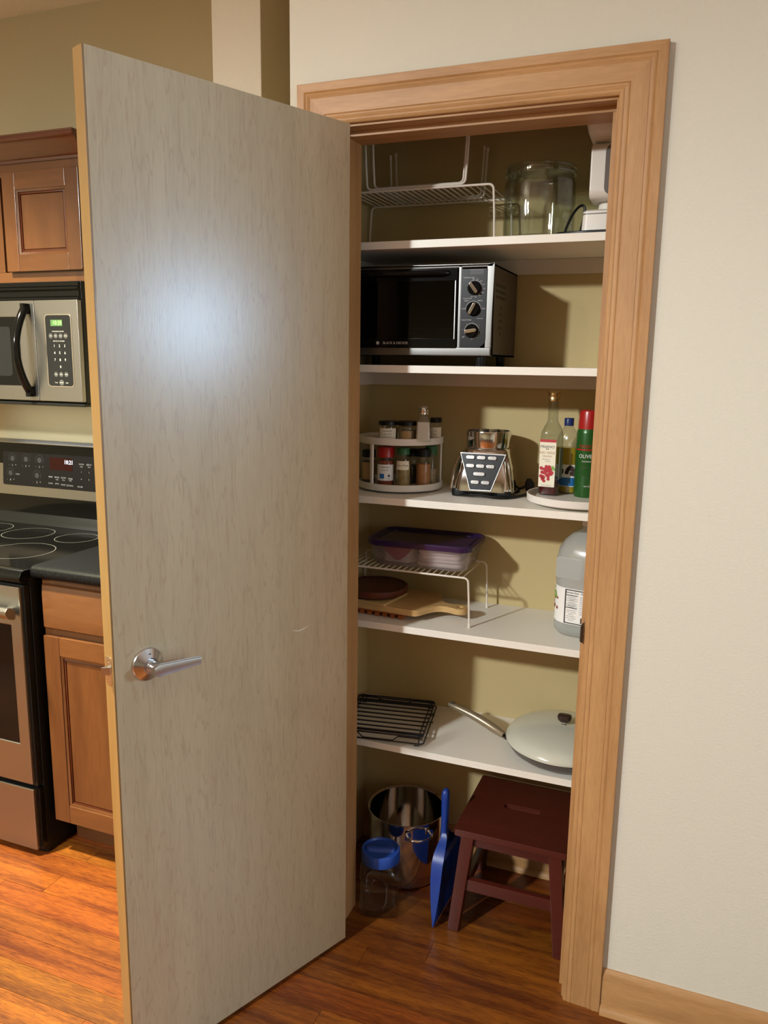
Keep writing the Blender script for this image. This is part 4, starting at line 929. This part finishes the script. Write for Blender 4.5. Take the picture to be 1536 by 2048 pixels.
def pet_jar():
    t = thing('plastic_jar', 'empty square clear plastic jar with a blue screw lid', 'jar', (.032, .136, 0), R_(17))
    L = lambda n, m, ma, par=t, **k: obj(n, m, ma, par, local=True, **k)
    w_ = .112
    L('jar_body', MB().loft([sec(w_*.9, w_*.9, .018, .0003, n=6), sec(w_, w_, .020, .008, n=6), sec(w_, w_, .020, .040, n=6), sec(w_*.95, w_*.95, .020, .055, n=6), sec(w_*.95, w_*.95, .020, .105, n=6), sec(w_, w_, .020, .118, n=6), sec(w_*.98, w_*.98, .026, .134, n=6), sec(w_*.90, w_*.90, .036, .146, n=6), sec(w_*.86, w_*.86, .0475, .152, n=6), sec(w_*.86, w_*.86, .0475, .160, n=6)], cap1=False), 'pet', ang=60)
    for s in (-1, 1): L('grip_rib', MB().tube([(s*.012, -w_*.5, .030), (s*.022, -w_*.48, .055), (s*.022, -w_*.48, .105), (s*.012, -w_*.5, .12)], .0022, 6), 'pet')
    b = MB(); secs = []
    for r_, z_ in ((.0535, .150), (.0540, .151), (.0540, .180), (.0525, .183), (.0490, .1835), (.0460, .178), (0.0001, .178)):
        row = []
        for i in range(96):
            q = r_+(.0006*math.cos(48*2*PI*i/96) if .0532 < r_ else 0); a = 2*PI*i/96; row.append(Vector((q*math.cos(a), q*math.sin(a), z_)))
        secs.append(row)
    ld = L('lid', b.loft(secs), 'blue_cap')
    L('lid_grip', MB().loft([[Vector((x, y, z_)) for x, y in rr(.086-2*k, w2, w2*.49, 4)] for k, w2, z_ in ((0, .030, .1775), (.002, .022, .184), (.004, .012, .1865))]), 'blue_cap', ld)
pet_jar()

# ================================================================ KITCHEN
def cab_door(par, x0, x1, z0, z1, yf, st=.052, th=.019):
    # stiles, rails and a recessed panel with a moulded inner edge
    d = obj('door', MB().box(x0+.004, x1-.004, yf+.0125, yf+th, z0+.004, z1-.004), 'cab_z', par)
    for u in (x0, x1-st): obj('stile', MB().box(u, u+st, yf, yf+th, z0, z1), 'cab_z', d, bevel=.0025)
    for v in (z0, z1-st): obj('rail', MB().box(x0+st, x1-st, yf+.0004, yf+th, v, v+st), 'cab_x', d, bevel=.0018)
    a, b, c, e = x0+st, x1-st, z0+st, z1-st
    def fr(m0, m1, y0, y1): return MB().loft([[Vector((u, y, v)) for u, v in rect(a+m, b-m, c+m, e-m)] for m, y in ((m0, yf+th), (m0, y0), (m1, y1), (m1, yf+th))], closed=True)
    obj('inner_moulding', fr(0, .007, yf+.003, yf+.006), 'cab_z', d)
    obj('inner_bead', fr(.007, .0135, yf+.0095, yf+.0075), 'crown', d)
    obj('panel', MB().loft([[Vector((u, y, v)) for u, v in rect(a+m, b-m, c+m, e-m)] for m, y in ((.0135, yf+th), (.0135, yf+.012), (.017, yf+.0085))]), 'cab_z', d)
    return d
# upper cabinet
uc = thing('wall_cabinet', 'stained wooden wall cabinet above the microwave', 'cabinet', (-1.40, .61, 1.76))
obj('carcass', MB().box(-1.78, -1.022, .306, .6098, 1.7605, 2.125), 'cab_z', uc)
for q in ((-1.78, -1.73, 1.7605, 2.125), (-1.072, -1.022, 1.7605, 2.125), (-1.43, -1.36, 1.7955, 2.0845)): obj('frame_stile', MB().box(q[0], q[1], .287, .306, q[2], q[3]), 'cab_z', uc)
for q in ((-1.73, -1.072, 2.085, 2.125), (-1.73, -1.072, 1.7605, 1.795)): obj('frame_rail', MB().box(q[0], q[1], .287, .306, q[2], q[3]), 'cab_x', uc)
cab_door(uc, -1.333, -1.030, 1.795, 2.094, .268); cab_door(uc, -1.770, -1.460, 1.795, 2.094, .268)
P = [(0, 2.122), (.010, 2.122), (.012, 2.130), (.016, 2.133), (.022, 2.140), (.046, 2.166), (.052, 2.172), (.056, 2.174), (.060, 2.178), (.060, 2.186), (0, 2.186)]
obj('crown_moulding', MB().extr(P, (-1.785, .290, 0), (0, -1, 0), Z, X, 0, .775), 'crown', uc)
obj('crown_fillet', MB().box(-1.786, -1.009, .2285, .2905, 2.1862, 2.1915), 'cab_x', uc, bevel=.001)

# microwave
def microwave():
    t = thing('microwave', 'stainless over-the-range microwave with a curved black handle', 'microwave', (-1.40, .42, 1.378))
    x0, x1, yf = -1.778, -1.022, .246
    obj('body', MB().box(x0, x1, yf+.002, .6098, 1.386, 1.7595), 'black', t, bevel=.002)
    obj('underside', MB().box(x0, x1+.004, yf-.016, .58, 1.376, 1.3855), 'black', t, bevel=.002)
    g = MB()
    for z0, z1, d in ((1.703, 1.711, .012), (1.713, 1.731, .006), (1.734, 1.742, .012), (1.744, 1.757, .007)): g.box(x0, x1-.002, yf-d, yf+.004, z0, z1)
    obj('vent_grille', g, 'black_gloss', t, bevel=.0015)
    xs = -1.1965
    dd = obj('door', MB().ring(rect(x0, xs, 1.391, 1.702), rect(x0+.05, -1.262, 1.437, 1.652), (0, yf, 0), X, Z, (0, -1, 0), 0, .016), 'steel', t, bevel=.002)
    obj('window_surround', MB().extr(rr(.030-.05+ .4765+.0, .215, .004, cx=0, cy=0), ((x0+.05-1.262)/2, yf, 1.5445), X, Z, (0, -1, 0), .001, .0145), 'black_gloss', dd)
    obj('window', MB().extr(rr(.400, .155, .012), ((x0+.05-1.262)/2-.006, yf-.0146, 1.5445), X, Z, (0, -1, 0), -.001, .0006), 'panel', dd)
    # bowed handle
    P = []
    for i in range(21):
        a = i/20; z = 1.412+.272*a; P.append((-1.223, yf-.020-.052*math.sin(PI*a)**.8, z))
    obj('handle', MB().tube(P, [.012]+[.0125]*19+[.012], 14, flat=1.0), 'black_gloss', dd)
    for z in (1.420, 1.676): obj('handle_mount', MB().loft([sec(.020, .03, .006, z-.016, (-1.223, yf-.024)), sec(.020, .03, .006, z+.016, (-1.223, yf-.024))]), 'black_gloss', dd)
    obj('control_side', MB().box(xs+.001, x1-.002, yf-.016, yf+.003, 1.391, 1.702), 'steel', t, bevel=.002)
    px, pz = -1.103, 1.548
    bz = MB().ring(rr(.105, .223, .012, cx=px, cy=pz), rr(.099, .217, .010, cx=px, cy=pz), (0, yf-.016, 0), X, Z, (0, -1, 0), -.002, .0012)
    obj('keypad_trim', bz, 'chrome', t)
    kp = obj('keypad', MB().extr(rr(.099, .217, .010, cx=px, cy=pz), (0, yf-.016, 0), X, Z, (0, -1, 0), -.002, .0006), 'panel', t)
    y = yf-.0168
    obj('display', MB().box(px-.029, px+.017, y-.0003, y, 1.6235, 1.6425), 'lcd_green', kp)
    b = MB(); text(b, '10:20', .0175, (px-.003, y-.0006, 1.633), X, Z, .95); obj('clock_digits', b, 'lcd_ink', kp)
    b = MB(); keys = []
    def cc(): keys.append(MB()); return keys[-1]
    for i in range(4): disc(cc(), (px-.031+.0197*i, y-.0003, 1.5935), X, Z, .0078, 20); text(b, ('POP', 'DEF', 'POW', 'COOK')[i], .0042, (px-.031+.0197*i, y-.0005, 1.5935), X, Z)
    text(b, 'CONVENIENCE SENSORS', .0046, (px-.002, y-.0003, 1.607), X, Z, .9); text(b, 'ONE TOUCH COOKING', .0046, (px, y-.0003, 1.5775), X, Z, .9)
    for i in range(9): text(b, str(i+1), .0115, (px-.019+.0205*(i % 3), y-.0003, 1.563-.0215*(i//3)), X, Z)
    text(b, '0', .0115, (px+.0015, y-.0003, 1.4985), X, Z)
    for i in range(3): disc(cc(), (px-.0185+.0205*i, y-.0003, 1.4755), X, Z, .0078, 20); text(b, ('ADD', 'STOP', 'TIMER')[i], .0040, (px-.0185+.0205*i, y-.0005, 1.4755), X, Z)
    disc(cc(), (px+.002, y-.0003, 1.4500), X, Z, .0094, 22); text(b, 'START', .0050, (px+.002, y-.0005, 1.4500), X, Z); text(b, 'Timer', .0050, (px-.019, y-.0003, 1.4500), X, Z); text(b, 'Light', .0050, (px+.0235, y-.0003, 1.4500), X, Z)
    for q in keys: obj('key', q, 'print_dim', kp)
    obj('lettering', b, 'print', kp)
microwave()

# range
def kitchen_range():
    t = thing('range', 'stainless electric range with a black glass cooktop', 'stove', (-1.40, .27, 0))
    x0, x1 = -1.781, -1.020
    obj('body', MB().box(x0+.003, x1-.001, -.030, .585, .0008, .894), 'black', t, bevel=.002)
    obj('cooktop', MB().box(x0, x1, -.035, .520, .8945, .9165), 'black_gloss', t, bevel=.003)
    P = [(-.030, .918), (-.052, .9175), (-.064, .911), (-.070, .900), (-.069, .886), (-.060, .879), (-.030, .878)]
    obj('front_lip', MB().extr(P, (x0, 0, 0), Y, Z, X, 0, x1-x0), 'black_gloss', t, bevel=.002)
    for (cx, cy, r, inner) in ((-1.400, .345, .088, 0), (-1.195, .355, .072, 0), (-1.225, .135, .108, .072), (-1.605, .355, .088, 0), (-1.590, .130, .092, 0)):
        b = MB(); disc(b, (cx, cy, .9168), X, Y, r, 64, r-.0018)
        if inner: disc(b, (cx, cy, .9168), X, Y, inner*0+.0001, 8, .00005)
        obj('burner_ring', b, 'ring_grey', t)
    # backguard
    b = MB().extr([(.500, .917), (.540, .917), (.560, 1.215), (.520, 1.222), (.506, 1.214), (.498, 1.020), (.500, .990)], (x0, 0, 0), Y, Z, X, 0, x1-x0); obj('backguard', b, 'black_gloss', t, bevel=.001)
    U, V = Vector(X), Vector((0, .0155, .195)).normalized(); N = Vector((0, -V.z, V.y))
    O = Vector((0, .4975, 1.018))
    Q = lambda x, v, d=0: O+V*v+N*d+Vector((x, 0, 0))
    obj('backguard_face', MB().extr(rect(x0, x1, 0, .195), O, U, V, N, -.004, .004), 'steel', t, bevel=.002)
    obj('backguard_top', MB().extr([(.500, 1.213), (.5, 1.217), (.515, 1.226), (.562, 1.222), (.562, 1.213)], (x0, 0, 0), Y, Z, X, 0, x1-x0), 'steel', t, bevel=.001)
    obj('rear_ledge', MB().extr([(.470, .9167), (.500, .9167), (.500, .952), (.494, .948), (.486, .930)], (x0, 0, 0), Y, Z, X, 0, x1-x0), 'black', t)
    px0, px1 = -1.662, -1.090
    pn = obj('control_glass', MB().extr(rr(px1-px0, .126, .008, cx=(px0+px1)/2, cy=.099), O, U, V, N, .003, .0058), 'panel', t, bevel=.0006)
    d_ = .0060
    dim = MB(); br = MB()
    for x, v, s in ((-1.615, .134, '1'), (-1.550, .134, '3'), (-1.485, .134, '5'), (-1.625, .079, '8'), (-1.497, .077, '2')):
        disc(dim, Q(x, v+.002, d_), U, V, .019, 30, .0178, R_(-30), R_(210)); disc(dim, Q(x, v+.002, d_), U, V, .010, 24)
        text(br, s, .0105, Q(x, v-.0235, d_), U, V); text(br, '-', .01, Q(x-.016, v-.022, d_), U, V); text(br, '+', .01, Q(x+.016, v-.022, d_), U, V)
    for x, v, s in ((-1.590, .078, 'HIGH'), (-1.432, .078, 'BAKE'), (-1.402, .078, 'BROIL'), (-1.372, .078, 'CLEAN'), (-1.340, .076, 'TIMER'), (-1.432, .054, 'OVEN'), (-1.402, .054, 'STOP'), (-1.372, .052, 'START'), (-1.342, .051, 'SETTING'), (-1.290, .132, 'COOK'), (-1.255, .132, 'DELAY'), (-1.290, .104, '1'), (-1.255, .104, '2'), (-1.290, .078, '4'), (-1.255, .078, '5'), (-1.295, .050, 'PROBE'), (-1.220, .104, '3'), (-1.220, .078, '6'), (-1.220, .050, '0')):
        text(br, s, .0078, Q(x, v, d_), U, V)
    for x in (-1.402, -1.372, -1.340): text(br, 'TIME', .0060, Q(x, .069, d_), U, V)
    for x in (-1.290, -1.255): text(br, 'TIME', .0060, Q(x, .123, d_), U, V)
    obj('dial_print', dim, 'print_dim', pn); obj('lettering', br, 'print', pn)
    obj('display', MB().extr(rect(-1.436, -1.330, .104, .150), O, U, V, N, .0055, .0062), 'lcd_red', pn)
    b = MB(); text(b, '10:21', .021, Q(-1.3475, .135, .0066), U, V, .9); obj('clock_digits', b, 'digit_blue', pn)
    # oven door
    yf = -.062
    wz0, wz1 = .372, .748; wr = -1.0740
    O_ = rect(x0+.004, x1-.014, .243, .868); I_ = rect(x0+.060, wr, wz0, wz1)
    dd = obj('oven_door', MB().ring(O_, I_, (0, yf, 0), X, Z, (0, -1, 0), -.030, 0), 'steel', t, bevel=.003)
    obj('window', MB().box(x0+.058, wr+.002, yf+.003, yf+.006, wz0-.002, wz1+.002), 'black_gloss', dd)
    obj('door_core', MB().box(x0+.006, x1-.006, -.050, -.030, .236, .872), 'black', dd)
    P = [(0, .776), (.006, .774), (.026, .781), (.036, .795), (.036, .806), (.028, .814), (.018, .814), (.004, .806), (0, .800)]
    obj('handle', MB().extr(P, (x0+.03, yf-.012, 0), (0, -1, 0), Z, X, 0, (-1.040)-(x0+.03)), 'steel', dd, bevel=.0015)
    for x in (x0+.05, -1.07): obj('handle_post', MB().box(x-.012, x+.012, yf-.014, yf+.001, .783, .803), 'steel', dd)
    dw = obj('drawer', MB().box(x0+.004, x1-.014, yf, -.034, .022, .226), 'steel', t, bevel=.003)
    obj('drawer_side', MB().box(x1-.014, x1-.002, yf+.014, -.030, .022, .226), 'black_gloss', dw)
    obj('kick_plate', MB().box(x0+.01, x1-.003, -.032, -.028, .0008, .022), 'black', t)
kitchen_range()

# base cabinet and worktop
bc = thing('base_cabinet', 'stained wooden base cabinet with one drawer and one door beside the range', 'cabinet', (-.79, .3, 0))
bx0, bx1 = -1.004, -.570
obj('carcass', MB().box(bx0, bx1, .0192, .6098, .102, .8895), 'cab_z', bc)
obj('toe_kick', MB().box(bx0+.004, bx1, .072, .60, .0008, .102), 'cab_x', bc)
for q in ((bx0, bx0+.045), (bx1-.045, bx1)): obj('frame_stile', MB().box(q[0], q[1], 0, .0192, .102, .8895), 'cab_z', bc)
for q in ((.858, .8895), (.70, .735), (.102, .14)): obj('frame_rail', MB().box(bx0+.045, bx1-.045, 0, .0192, q[0], q[1]), 'cab_x', bc)
cab_door(bc, -.9955, bx1+.006, .113, .7145, -.0192, st=.058)
z0, z1, xa, xb = .736, .871, -.9955, bx1+.006
obj('drawer', MB().loft([[Vector((u, y, v)) for u, v in rect(xa+m, xb-m, z0+m, z1-n_)] for m, n_, y in ((0, 0, -.0004), (0, 0, -.010), (.003, .003, -.014), (.006, .030, -.0195))]), 'cab_x', bc)
ct = thing('worktop', 'black speckled worktop with a rounded front edge, beside the range', 'worktop', (-.79, .3, .89))
P = [(.6098, .890), (-.018, .890), (-.028, .893), (-.033, .900), (-.034, .910), (-.031, .920), (-.024, .926), (-.012, .928), (.6098, .928)]
obj('slab', MB().extr(P, (-1.0155, 0, 0), Y, Z, X, 0, bx1+1.0155+.002), 'laminate', ct, bevel=.002)
print('planks', npl, 'objects', len(bpy.data.objects))
